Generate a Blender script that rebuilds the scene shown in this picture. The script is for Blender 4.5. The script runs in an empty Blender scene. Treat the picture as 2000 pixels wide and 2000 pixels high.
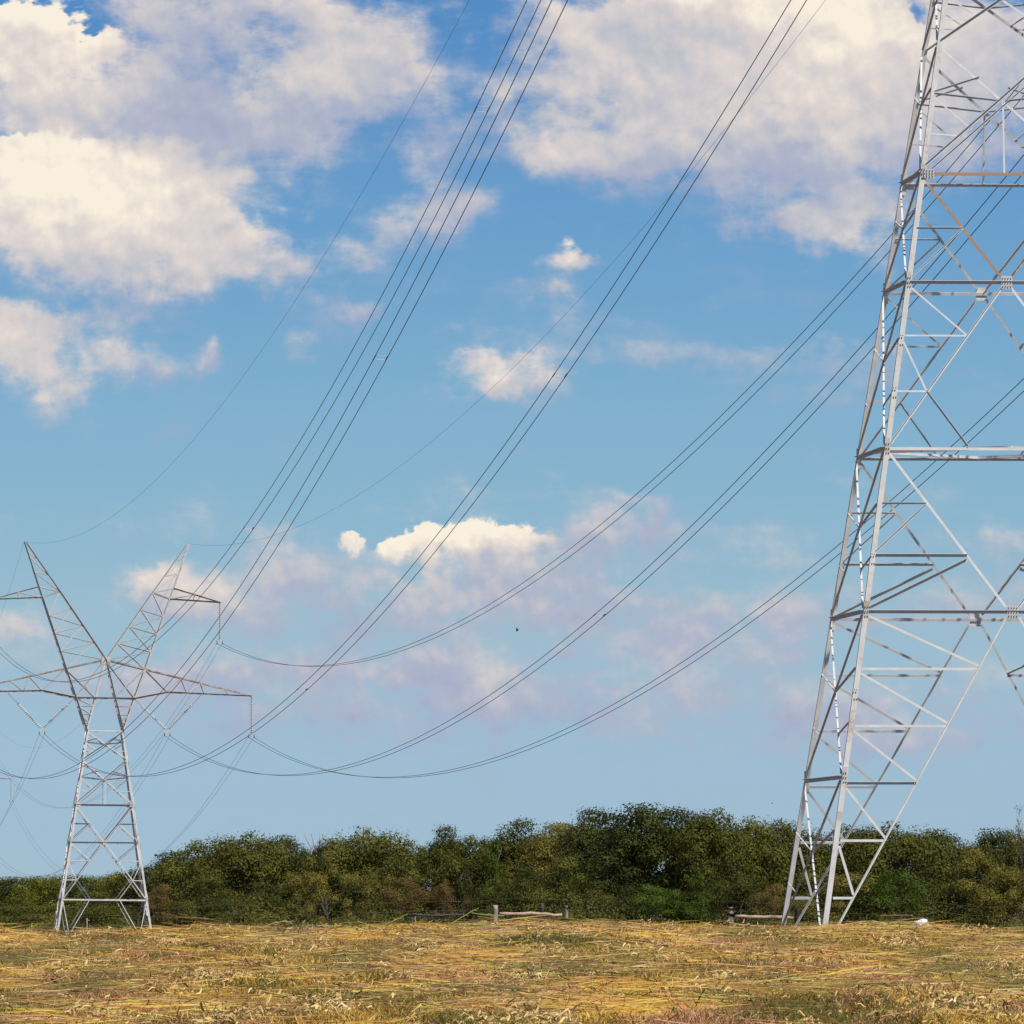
import bpy, bmesh, math, random
import numpy as np
from mathutils import Vector, Matrix, noise as mnoise

S = bpy.context.scene
COL = S.collection
R = math.radians
rng = np.random.default_rng(7)
random.seed(7)

# ------------------------------------------------------------------ camera
F = 21080.0          # focal length in pixels of a 2000 px wide picture
YH = 1770.0          # row of the horizon
cam = bpy.data.cameras.new("camera")
cam.sensor_width = 36
cam.lens = F / 2000 * 36
cam.shift_y = (YH - 1000) / 2000
cam.clip_start = 1
cam.clip_end = 60000
co = bpy.data.objects.new("camera", cam)
co.rotation_euler = (R(90), 0, 0)
COL.objects.link(co)
S.camera = co

def at(px, py, d):
    return Vector(((px - 1000) * d / F, d, (YH - py) * d / F))

# ------------------------------------------------------------------ light
SUN_EL, SUN_AZ = 57.0, 38.0           # azimuth to the right of straight behind the camera
el, az = R(SUN_EL), R(SUN_AZ)
sdir = Vector((math.sin(az) * math.cos(el), -math.cos(az) * math.cos(el), math.sin(el)))
sl = bpy.data.lights.new("sun", 'SUN')
sl.energy = 5.0
sl.angle = R(0.53)
sl.color = (1.0, 0.93, 0.82)
so = bpy.data.objects.new("sun", sl)
so.rotation_euler = (-sdir).to_track_quat('-Z', 'Y').to_euler()
COL.objects.link(so)
S.view_settings.view_transform = 'Standard'
S.view_settings.look = 'None'
S.view_settings.exposure = 0
S.view_settings.gamma = 1
S.view_settings.use_curve_mapping = False

# ------------------------------------------------------------------ sky
def build_sky():
    w = bpy.data.worlds.new("World")
    S.world = w
    w.use_nodes = True
    nt = w.node_tree
    nt.nodes.clear()
    N, L = nt.nodes, nt.links

    def val(x, s):
        if isinstance(x, (int, float)):
            s.default_value = x
        elif isinstance(x, tuple):
            s.default_value = x
        else:
            L.new(x, s)

    def m(op, a, b=0.0, c=0.0, clamp=False):
        n = N.new('ShaderNodeMath'); n.operation = op; n.use_clamp = clamp
        val(a, n.inputs[0]); val(b, n.inputs[1]); val(c, n.inputs[2])
        return n.outputs[0]

    def vm(op, a, b=(0, 0, 0), c=(0, 0, 0)):
        n = N.new('ShaderNodeVectorMath'); n.operation = op
        val(a, n.inputs[0]); val(b, n.inputs[1])
        if op == 'MULTIPLY_ADD':
            val(c, n.inputs[2])
        return n

    def mr(x, a, b, c, d, smooth=False):
        n = N.new('ShaderNodeMapRange')
        n.interpolation_type = 'SMOOTHSTEP' if smooth else 'LINEAR'
        val(x, n.inputs[0])
        for i, q in enumerate((a, b, c, d)):
            val(q, n.inputs[i + 1])
        return n.outputs[0]

    def noise(p, scale, det, rough=0.55, dim='2D', lac=2.0):
        n = N.new('ShaderNodeTexNoise'); n.noise_dimensions = dim
        L.new(p, n.inputs['Vector'])
        n.inputs['Scale'].default_value = scale
        n.inputs['Detail'].default_value = det
        n.inputs['Roughness'].default_value = rough
        n.inputs['Lacunarity'].default_value = lac
        return n

    def mixc(f, a, b):
        n = N.new('ShaderNodeMix'); n.data_type = 'RGBA'
        val(f, n.inputs[0]); val(a, n.inputs[6]); val(b, n.inputs[7])
        return n.outputs[2]

    tc = N.new('ShaderNodeTexCoord')
    sep = N.new('ShaderNodeSeparateXYZ'); L.new(tc.outputs['Generated'], sep.inputs[0])
    dx, dy, dz = sep.outputs
    ady = m('MAXIMUM', m('ABSOLUTE', dy), 0.02)
    k = F / 1000.0
    u = m('MULTIPLY', m('DIVIDE', dx, ady), k)      # tangent of the azimuth, thousandths of a pixel
    v = m('MULTIPLY', m('DIVIDE', dz, ady), k)      # tangent of the elevation, 0 on the horizon
    cmb = N.new('ShaderNodeCombineXYZ'); L.new(u, cmb.inputs[0]); L.new(v, cmb.inputs[1])
    p0 = cmb.outputs[0]

    # clear sky: Nishita read at a steeper elevation so that the few degrees above the horizon reach the blue
    cz = N.new('ShaderNodeCombineXYZ')
    L.new(dx, cz.inputs[0]); L.new(dy, cz.inputs[1])
    L.new(m('MULTIPLY_ADD', dz, 7.0, 0.06), cz.inputs[2])
    nrm = vm('NORMALIZE', cz.outputs[0]).outputs[0]
    sky = N.new('ShaderNodeTexSky')
    sky.sky_type = 'NISHITA'
    sky.sun_disc = False
    sky.sun_elevation = el
    sky.sun_rotation = R(180 - SUN_AZ)
    sky.air_density = 1.0
    sky.dust_density = 0.6
    sky.ozone_density = 1.6
    L.new(nrm, sky.inputs[0])
    tint = N.new('ShaderNodeValToRGB')
    L.new(m('MULTIPLY', v, 0.2), tint.inputs[0])
    e = tint.color_ramp.elements
    e[0].position, e[0].color = SKY_TINT[0][0] * 0.2, (*SKY_TINT[0][1], 1)
    e[1].position, e[1].color = SKY_TINT[-1][0] * 0.2, (*SKY_TINT[-1][1], 1)
    for pos, c in SKY_TINT[1:-1]:
        z = e.new(pos * 0.2); z.color = (*c, 1)
    clear = vm('MULTIPLY', sky.outputs[0], tint.outputs[0]).outputs[0]

    # cloud masses: (x, y, rx, ry, weight, brightness), in thousandths of a pixel of azimuth / elevation
    w1 = noise(p0, 5.0, 4.0, 0.6)
    w2 = noise(p0, 19.0, 3.0, 0.6)
    d1 = vm('MULTIPLY_ADD', vm('SUBTRACT', w1.outputs['Color'], (.5, .5, .5)).outputs[0], (0.13, 0.10, 0), p0).outputs[0]
    pw = vm('MULTIPLY_ADD', vm('SUBTRACT', w2.outputs['Color'], (.5, .5, .5)).outputs[0], (0.055, 0.05, 0), d1).outputs[0]
    acc = accb = None
    for (x, y, rx, ry, wt, br) in CLOUDS:
        if br <= 0.58:                       # thin veils
            wt *= 1.4; br += 0.03; ry *= 1.1
        c = ((1000 - x) / 1000.0, (y - YH) / 1000.0, 0)
        q = vm('ADD', pw, c).outputs[0]
        q = vm('MULTIPLY', q, (1000.0 / rx, 1000.0 / ry, 0)).outputs[0]
        r2 = vm('DOT_PRODUCT', q, q).outputs['Value']
        g = m('POWER', 2.718, m('MULTIPLY', r2, -1.0))
        g = m('MULTIPLY', g, wt)
        acc = g if acc is None else m('ADD', acc, g)
        br = m('ADD', vm('DOT_PRODUCT', q, (0, 0.16, 0)).outputs['Value'], br)     # sunlit tops, grey bases
        accb = m('MULTIPLY', g, br) if accb is None else m('MULTIPLY_ADD', g, br, accb)
    bright = m('DIVIDE', accb, m('MAXIMUM', m('ADD', acc, 0.0), 0.02))
    n1 = noise(p0, 7.0, 8.0, 0.56)
    n1b = noise(vm('ADD', p0, (0.008, 0.022, 0)).outputs[0], 7.0, 8.0, 0.56)
    n2 = noise(vm('MULTIPLY', p0, (1.0, 2.6, 1)).outputs[0], 4.0, 7.0, 0.65)
    fb = m('SUBTRACT', n1.outputs['Fac'], 0.5)
    fb2 = m('SUBTRACT', n2.outputs['Fac'], 0.5)
    # crisp where the mass is bright and thick, wispy where it is thin
    dens = m('ADD', acc, m('MULTIPLY', m('ADD', fb, m('MULTIPLY', fb2, 1.3)), mr(acc, 0.0, 0.9, 0.85, 1.75)))
    soft = mr(bright, 0.78, 0.97, 1.05, 0.34)
    a = mr(dens, mr(bright, 0.75, 0.97, 0.02, 0.20), m('ADD', soft, 0.06), 0.0, 0.97, True)
    # cover for the rest of the sky, away from the photographed part
    lp = noise(tc.outputs['Generated'], 3.0, 5.0, 0.6, '3D')
    far = mr(m('MAXIMUM', m('ABSOLUTE', u), m('ABSOLUTE', v)), 2.5, 4.0, 0.0, 1.0)
    a = m('MAXIMUM', a, m('MULTIPLY', far, mr(lp.outputs['Fac'], 0.56, 0.70, 0.0, 0.7, True)))
    relief = m('SUBTRACT', n1.outputs['Fac'], n1b.outputs['Fac'])
    thick = m('MULTIPLY', m('SUBTRACT', w1.outputs['Fac'], 0.5), 0.55)
    lum = m('ADD', m('ADD', m('MULTIPLY_ADD', bright, 1.35, -0.31), thick), m('MULTIPLY', relief, 0.9))
    cr = N.new('ShaderNodeValToRGB')
    L.new(lum, cr.inputs[0])
    e = cr.color_ramp.elements
    e[0].position = 0.10; e[0].color = (0.37, 0.41, 0.575, 1)
    e[1].position = 1.0; e[1].color = (0.97, 0.88, 0.735, 1)
    for pos, c in ((0.36, (0.44, 0.472, 0.59, 1)), (0.56, (0.585, 0.572, 0.60, 1)), (0.78, (0.76, 0.68, 0.645, 1))):
        z = e.new(pos); z.color = c
    cloud = vm('SCALE', cr.outputs[0]); cloud.inputs[3].default_value = 10.0
    out = mixc(a, clear, cloud.outputs[0])
    bg = N.new('ShaderNodeBackground')
    L.new(out, bg.inputs[0])
    bg.inputs[1].default_value = 0.10
    wo = N.new('ShaderNodeOutputWorld')
    L.new(bg.outputs[0], wo.inputs[0])
    w.cycles.sampling_method = 'MANUAL'
    w.cycles.sample_map_resolution = 512

SKY_TINT = [(0.0, (.70, .80, .95)), (0.17, (.94, .97, 1.0)), (0.57, (1.56, 1.56, 1.24)), (0.97, (1.52, 1.86, 1.57)), (1.37, (1.22, 1.80, 1.80)), (1.77, (.90, 1.58, 1.86)), (4.0, (.42, .62, .82))]
CLOUDS = [
 # upper left cumulus
 (20, 55, 75, 45, 1.0, .98), (95, 75, 55, 40, .9, .95), (190, 88, 48, 26, .9, .97), (110, 150, 130, 50, .8, .78), (40, 120, 80, 60, .7, .86),
 (290, 150, 60, 90, .75, .72), (250, 30, 50, 60, .6, .66), (150, 210, 170, 40, .6, .60), (310, 40, 60, 60, .45, .52),
 # lavender veil between
 (400, 150, 100, 120, .50, .30), (330, 240, 260, 40, .50, .30), (480, 230, 220, 50, .45, .46), (430, 30, 90, 70, .45, .50),
 # upper middle
 (600, 60, 130, 80, .75, .66), (590, 150, 120, 60, .75, .76), (720, 70, 120, 80, .7, .68), (790, 160, 80, 55, .55, .62), (690, 180, 100, 40, .6, .70),
 # great white mass at left
 (190, 350, 150, 85, 1.1, 1.0), (230, 420, 120, 70, .9, 1.0), (60, 400, 130, 110, .9, .86), (110, 300, 150, 45, .8, .86), (300, 490, 230, 70, .85, .78),
 (440, 540, 150, 45, .6, .64), (100, 510, 150, 50, .6, .66), (400, 400, 70, 70, .6, .76), (330, 300, 60, 50, .55, .78),
 (430, 340, 90, 50, .55, .70), (590, 320, 75, 50, .65, .66), (510, 260, 140, 45, .45, .50), (470, 470, 70, 50, .5, .68),
 (690, 505, 55, 40, .6, .66), (560, 520, 70, 50, .4, .60), (690, 610, 45, 24, .38, .52), (830, 360, 45, 90, .55, .60), (830, 430, 85, 40, .5, .62), (770, 465, 45, 30, .4, .6),
 (905, 405, 40, 40, .35, .56),
 # great mass at right
 (1440, 110, 330, 120, .95, .76), (1650, 150, 170, 130, 1.0, .92), (1230, 60, 160, 80, .6, .62), (1560, 30, 200, 70, .8, .86), (1130, 295, 110, 32, .75, .78),
 (1100, 230, 90, 70, .6, .62), (1330, 210, 150, 70, .75, .76), (980, 200, 35, 40, .45, .60), (1000, 270, 35, 30, .4, .56), (1500, 305, 250, 50, .5, .38), (1250, 300, 120, 30, .45, .5),
 (1660, 460, 100, 48, .8, .78), (1570, 420, 110, 45, .5, .58), (1460, 390, 80, 60, .42, .48), (1680, 380, 60, 40, .45, .56), (1850, 120, 160, 130, .8, .66),
 (1920, 270, 140, 60, .5, .45), (1790, 250, 120, 90, .7, .70), (1785, 45, 26, 24, -1.1, .9), (930, 60, 28, 24, .35, .6), (1700, 60, 60, 60, .5, .96),
 # small ones
 (1118, 503, 46, 40, .95, .78), (1110, 560, 80, 20, .3, .5), (1010, 725, 72, 46, .9, .76), (930, 705, 50, 26, .55, .74), (990, 765, 90, 26, .5, .62),
 (1500, 700, 340, 24, .30, .48), (900, 650, 120, 20, .26, .46), (1650, 750, 300, 30, .2, .4),
 # broad faint veils
 (1960, 90, 110, 130, .75, .64), (1880, 60, 60, 60, .5, .7), (1250, 130, 200, 120, .5, .66), (1120, 60, 110, 70, .5, .62), 
 (200, 590, 300, 22, -.35, .6), (420, 620, 120, 40, -.3, .6), (150, 262, 200, 12, -.35, .8), (330, 600, 330, 36, .30, .42), (1450, 360, 240, 60, .40, .44), (500, 1190, 600, 130, .15, .50), (1350, 1150, 600, 130, .16, .50), (1000, 1390, 1100, 90, .24, .46), (860, 240, 110, 60, .26, .46), (1150, 620, 160, 50, .16, .5),
 # left, half way down
 (55, 690, 72, 66, .85, .80), (115, 765, 55, 48, .8, .72), (20, 650, 55, 50, .7, .78), (220, 710, 60, 55, .85, .72), (130, 700, 90, 60, .4, .6), (140, 630, 170, 35, .4, .42), (300, 730, 40, 25, .3, .45),
 (400, 700, 22, 35, .36, .55), (590, 700, 30, 40, .30, .52),
 # lower bank with bright arch
 (890, 1060, 90, 26, 1.15, 1.0), (985, 1058, 70, 22, 1.1, 1.0), (800, 1078, 40, 22, 1.0, .97), (690, 1055, 28, 16, .9, .97), (676, 1072, 14, 16, .7, .95), (745, 1050, 16, 20, -.5, .9),
 (860, 1110, 24, 55, .8, .86), (820, 1170, 70, 40, .62, .74), (1000, 1110, 160, 55, .50, .48), (1240, 968, 55, 18, .42, .56), (1140, 1042, 42, 26, .42, .60), (1230, 1040, 110, 50, .36, .44),
 (1260, 1010, 20, 50, .3, .5),
 (300, 1150, 60, 38, .8, .84), (400, 1170, 70, 34, .65, .74), (340, 1205, 60, 26, .55, .70), (40, 1230, 70, 36, .55, .70), (520, 1060, 50, 26, .36, .52), (560, 1110, 90, 50, .36, .46),
 (600, 1180, 260, 60, .32, .48), (1100, 1190, 420, 40, .28, .50), (700, 1310, 400, 26, .42, .48), (1350, 1270, 260, 34, .40, .54), (1420, 1220, 160, 26, .38, .56),
 (900, 1370, 500, 50, .34, .42), (1500, 1400, 450, 60, .28, .40), (300, 1330, 260, 50, .30, .42), (1080, 1290, 26, 26, .3, .55), (1950, 1060, 70, 40, .5, .58), (1900, 1200, 160, 40, .4, .46),
 (1560, 1190, 100, 40, .35, .5), (1900, 1440, 240, 60, .3, .4),
]
build_sky()

# ------------------------------------------------------------------ helpers
def tag(o, label=None, cat=None, group=None, kind=None):
    if label: o["label"] = label
    if cat: o["category"] = cat
    if group: o["group"] = group
    if kind: o["kind"] = kind
    return o

def empty(name, loc, rot=(0, 0, 0)):
    o = bpy.data.objects.new(name, None)
    o.empty_display_size = 0.5
    o.location = loc
    o.rotation_euler = rot
    COL.objects.link(o)
    return o

def link_mesh(name, me, parent=None, loc=None):
    o = bpy.data.objects.new(name, me)
    COL.objects.link(o)
    if parent is not None:
        o.parent = parent
    if loc is not None:
        o.location = loc
    return o

class MB:
    """collects boxes, angles and tubes and links them as one mesh object"""
    def __init__(self):
        self.v = []; self.f = []; self.mi = []; self.m = 0
    def add(self, vs, fs):
        b = len(self.v)
        self.v += [tuple(x) for x in vs]
        self.f += [tuple(i + b for i in q) for q in fs]
        self.mi += [self.m] * len(fs)
    def prism(self, loop, a, b):
        """extrude a loop of offset vectors from a to b"""
        n = len(loop)
        self.add([a + q for q in loop] + [b + q for q in loop],
                 [(i, (i + 1) % n, n + (i + 1) % n, n + i) for i in range(n)] + [tuple(range(n - 1, -1, -1)), tuple(range(n, 2 * n))])
    def angle(self, a, b, n, w, out=False, t=0.016, flip=False):
        """rolled steel angle from a to b lying on a face with outward normal n; out: its free flange points outward"""
        a, b, n = Vector(a), Vector(b), Vector(n)
        d = (b - a).normalized()
        p = n.cross(d)
        if p.length < 1e-6: p = d.orthogonal()
        p.normalize()
        if p.z < 0: p = -p
        if flip: p = -p
        n0 = n
        n = d.cross(p)
        if n.dot(n0) < 0: n = -n
        return self._ell(a, b, p, n, w, out, t)
    def _ell(self, a, b, p, n, w, out, t):
        o = n if out else -n
        q = p * (w / 2)
        self.prism([q, q + o * w, q + o * w - p * t, q + o * t - p * t, q + o * t - p * w, q - p * w], a, b)
    def bar(self, a, b, w, h, up=(0, 0, 1)):
        a, b = Vector(a), Vector(b)
        d = (b - a).normalized()
        s = d.cross(Vector(up))
        if s.length < 1e-5: s = d.orthogonal()
        s.normalize(); u = s.cross(d)
        s = s * (w / 2); u = u * (h / 2)
        self.prism([s + u, -s + u, -s - u, s - u], a, b)
    def tube(self, pts, r, n=6):
        pts = [Vector(q) for q in pts]
        rs = r if isinstance(r, (list, tuple)) else [r] * len(pts)
        rings = []
        for i, q in enumerate(pts):
            d = (pts[min(i + 1, len(pts) - 1)] - pts[max(i - 1, 0)]).normalized()
            s = d.cross(Vector((0, 0, 1)))
            if s.length < 1e-4: s = Vector((1, 0, 0))
            s.normalize(); u = s.cross(d)
            rings.append([q + (s * math.cos(t) + u * math.sin(t)) * rs[i] for t in [2 * math.pi * j / n for j in range(n)]])
        vs = [x for ring in rings for x in ring]
        fs = []
        for i in range(len(pts) - 1):
            for j in range(n):
                fs.append((i * n + j, i * n + (j + 1) % n, (i + 1) * n + (j + 1) % n, (i + 1) * n + j))
        fs += [tuple(range(n - 1, -1, -1)), tuple(range((len(pts) - 1) * n, len(pts) * n))]
        self.add(vs, fs)
    def build(self, name, mat, parent=None, loc=None, smooth=False):
        me = bpy.data.meshes.new(name)
        me.from_pydata(self.v, [], self.f)
        for q in (mat if isinstance(mat, (list, tuple)) else [mat]):
            me.materials.append(q)
        me.polygons.foreach_set('material_index', self.mi)
        bm = bmesh.new(); bm.from_mesh(me)
        bmesh.ops.recalc_face_normals(bm, faces=bm.faces)
        bm.to_mesh(me); bm.free()
        if smooth:
            me.polygons.foreach_set("use_smooth", [True] * len(me.polygons))
        me.update()
        return link_mesh(name, me, parent, loc)

def mat(name):
    m = bpy.data.materials.new(name)
    m.use_nodes = True
    nt = m.node_tree
    b = nt.nodes["Principled BSDF"]
    return m, nt, b

def nz(nt, scale, det=5, rough=0.6, vec='Object', w=None):
    tc = nt.nodes.new('ShaderNodeTexCoord')
    n = nt.nodes.new('ShaderNodeTexNoise')
    nt.links.new(tc.outputs[vec], n.inputs['Vector'])
    n.inputs['Scale'].default_value = scale
    n.inputs['Detail'].default_value = det
    n.inputs['Roughness'].default_value = rough
    return n

def ramp(nt, src, stops):
    r = nt.nodes.new('ShaderNodeValToRGB')
    e = r.color_ramp.elements
    e[0].position, e[0].color = stops[0][0], (*stops[0][1], 1)
    e[1].position, e[1].color = stops[-1][0], (*stops[-1][1], 1)
    for p, c in stops[1:-1]:
        q = e.new(p); q.color = (*c, 1)
    nt.links.new(src, r.inputs[0])
    return r.outputs[0]

def galv(name, a, b, rust=None, amount=0.5):
    """weathered galvanised steel, with rust blotches where asked"""
    m, nt, p = mat(name)
    c = ramp(nt, nz(nt, 2.3, 6, 0.7).outputs['Fac'], [(0.3, a), (0.7, b)])
    if rust:
        f = nz(nt, 1.1, 7, 0.72)
        mask = ramp(nt, f.outputs['Fac'], [(amount - 0.07, (1, 1, 1)), (amount + 0.07, (0, 0, 0))])
        mx = nt.nodes.new('ShaderNodeMix'); mx.data_type = 'RGBA'
        nt.links.new(mask, mx.inputs[0]); nt.links.new(c, mx.inputs[6]); mx.inputs[7].default_value = (*rust, 1)
        c = mx.outputs[2]
    nt.links.new(c, p.inputs['Base Color'])
    p.inputs['Metallic'].default_value = 0.15
    p.inputs['Roughness'].default_value = 0.6
    return m

M_STEEL = galv("galvanised_steel", (0.50, 0.505, 0.50), (0.68, 0.685, 0.68))
M_RUSTY = galv("rusting_steel", (0.45, 0.42, 0.38), (0.58, 0.55, 0.50), (0.34, 0.205, 0.12), 0.58)
M_TRACE = galv("steel_with_rust_traces", (0.50, 0.495, 0.48), (0.66, 0.655, 0.64), (0.36, 0.23, 0.15), 0.37)
M_BROWN = galv("brown_weathered_steel", (0.46, 0.43, 0.39), (0.60, 0.57, 0.52), (0.34, 0.19, 0.12), 0.50)
M_WIRE, _nt, _p = mat("aluminium_conductor")
_p.inputs['Base Color'].default_value = (0.055, 0.06, 0.075, 1)
_p.inputs['Roughness'].default_value = 0.6
M_INS, _nt, _p = mat("porcelain_insulator")
_nt.links.new(ramp(_nt, nz(_nt, 9.0).outputs['Fac'], [(0.3, (0.60, 0.58, 0.54)), (0.7, (0.74, 0.72, 0.68))]), _p.inputs['Base Color'])
_p.inputs['Roughness'].default_value = 0.25
M_BOLT, _nt, _p = mat("dark_bolt_steel")
_p.inputs['Base Color'].default_value = (0.07, 0.07, 0.075, 1)
_p.inputs['Roughness'].default_value = 0.6

# ------------------------------------------------------------------ terrain
def smooth(a, b, x):
    t = np.clip((x - a) / (b - a), 0, 1)
    return t * t * (3 - 2 * t)

CREST_X = np.array([-400, 0, 300, 520, 700, 900, 1050, 1200, 1400, 1600, 1760, 1900, 2050, 2400], float)
CREST_Y = np.array([1824, 1822, 1820, 1819, 1816, 1812, 1808, 1808, 1811, 1815, 1813, 1818, 1820, 1822], float) + np.array([4, 4, 4, 4, 3, 2, 1, 1, 2, 3, 3, 4, 4, 4.])

def ground_z(x, y):
    x = np.asarray(x, float); y = np.asarray(y, float)
    col = 1000 + F * x / np.maximum(y, 150)
    zc = -(np.interp(col, CREST_X, CREST_Y) - YH) * 300 / F
    a = -1.66 + 0 * y
    rise = smooth(120, 302, y) * 0.45 + np.clip((y - 120) / 182, 0, 1) * 0.55
    z = a + (zc - a) * rise
    fall = smooth(300, 420, y)
    z = z * (1 - fall) + (-2.5) * fall
    z = z + 0.9 * smooth(700, 1100, y) * smooth(-10, 20, x) * 0.3
    lump = 0.05 * np.sin(x * 0.9 + 1.7 * np.sin(y * 0.11)) * np.sin(y * 0.23 + 0.6 * x) + 0.03 * np.sin(x * 2.1 - y * 0.37) - .06
    return z + lump * smooth(100, 160, y) * (1 - smooth(420, 600, y))

def build_ground():
    ys = np.concatenate([[-3000, -1000, -300, -60, 0, 40, 80, 110], np.arange(130, 310, 1.2), np.arange(310, 440, 4), np.arange(440, 1200, 40), [1300, 1600, 2200, 3500, 6000, 12000, 25000, 45000]])
    ts = np.concatenate([[-1, -.5, -.25, -.12, -.08], np.linspace(-.06, .06, 121), [.08, .12, .25, .5, 1]])
    nx, ny = len(ts), len(ys)
    vs = []
    for y in ys:
        wd = max(y, 150) if y >= 0 else 300 + abs(y)
        x = ts * wd * 1.2
        z = ground_z(x, np.full(nx, y))
        vs += list(zip(x, [y] * nx, z))
    fs = [(j * nx + i, j * nx + i + 1, (j + 1) * nx + i + 1, (j + 1) * nx + i) for j in range(ny - 1) for i in range(nx - 1)]
    me = bpy.data.meshes.new("ground")
    me.from_pydata([tuple(map(float, q)) for q in vs], [], fs)
    me.polygons.foreach_set("use_smooth", [True] * len(fs))
    m, nt, p = mat("mown_field_soil")
    n1 = nz(nt, 0.35, 8, 0.7)
    c1 = ramp(nt, n1.outputs['Fac'], [(0.32, (0.06, 0.05, 0.017)), (0.47, (0.13, 0.08, 0.03)), (0.56, (0.16, 0.085, 0.05)), (0.70, (0.10, 0.08, 0.025))])
    n2 = nz(nt, 9.0, 6, 0.75)
    mx = nt.nodes.new('ShaderNodeMix'); mx.data_type = 'RGBA'; mx.blend_type = 'MULTIPLY'
    mx.inputs[0].default_value = 0.8
    nt.links.new(c1, mx.inputs[6])
    nt.links.new(ramp(nt, n2.outputs['Fac'], [(0.3, (0.45, 0.43, 0.40)), (0.7, (1.1, 1.08, 1.0))]), mx.inputs[7])
    nt.links.new(mx.outputs[2], p.inputs['Base Color'])
    p.inputs['Roughness'].default_value = 0.95
    me.materials.append(m)
    o = link_mesh("ground", me)
    tag(o, kind="structure")
build_ground()

# ------------------------------------------------------------------ lattice towers
HF, HE, HD, HC, HB, HM = 3.74, 0.0, -3.12, -7.88, -12.53, -17.23
HG = 6.14
def hw(h):
    return 2.41 - 0.147 * h

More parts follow.
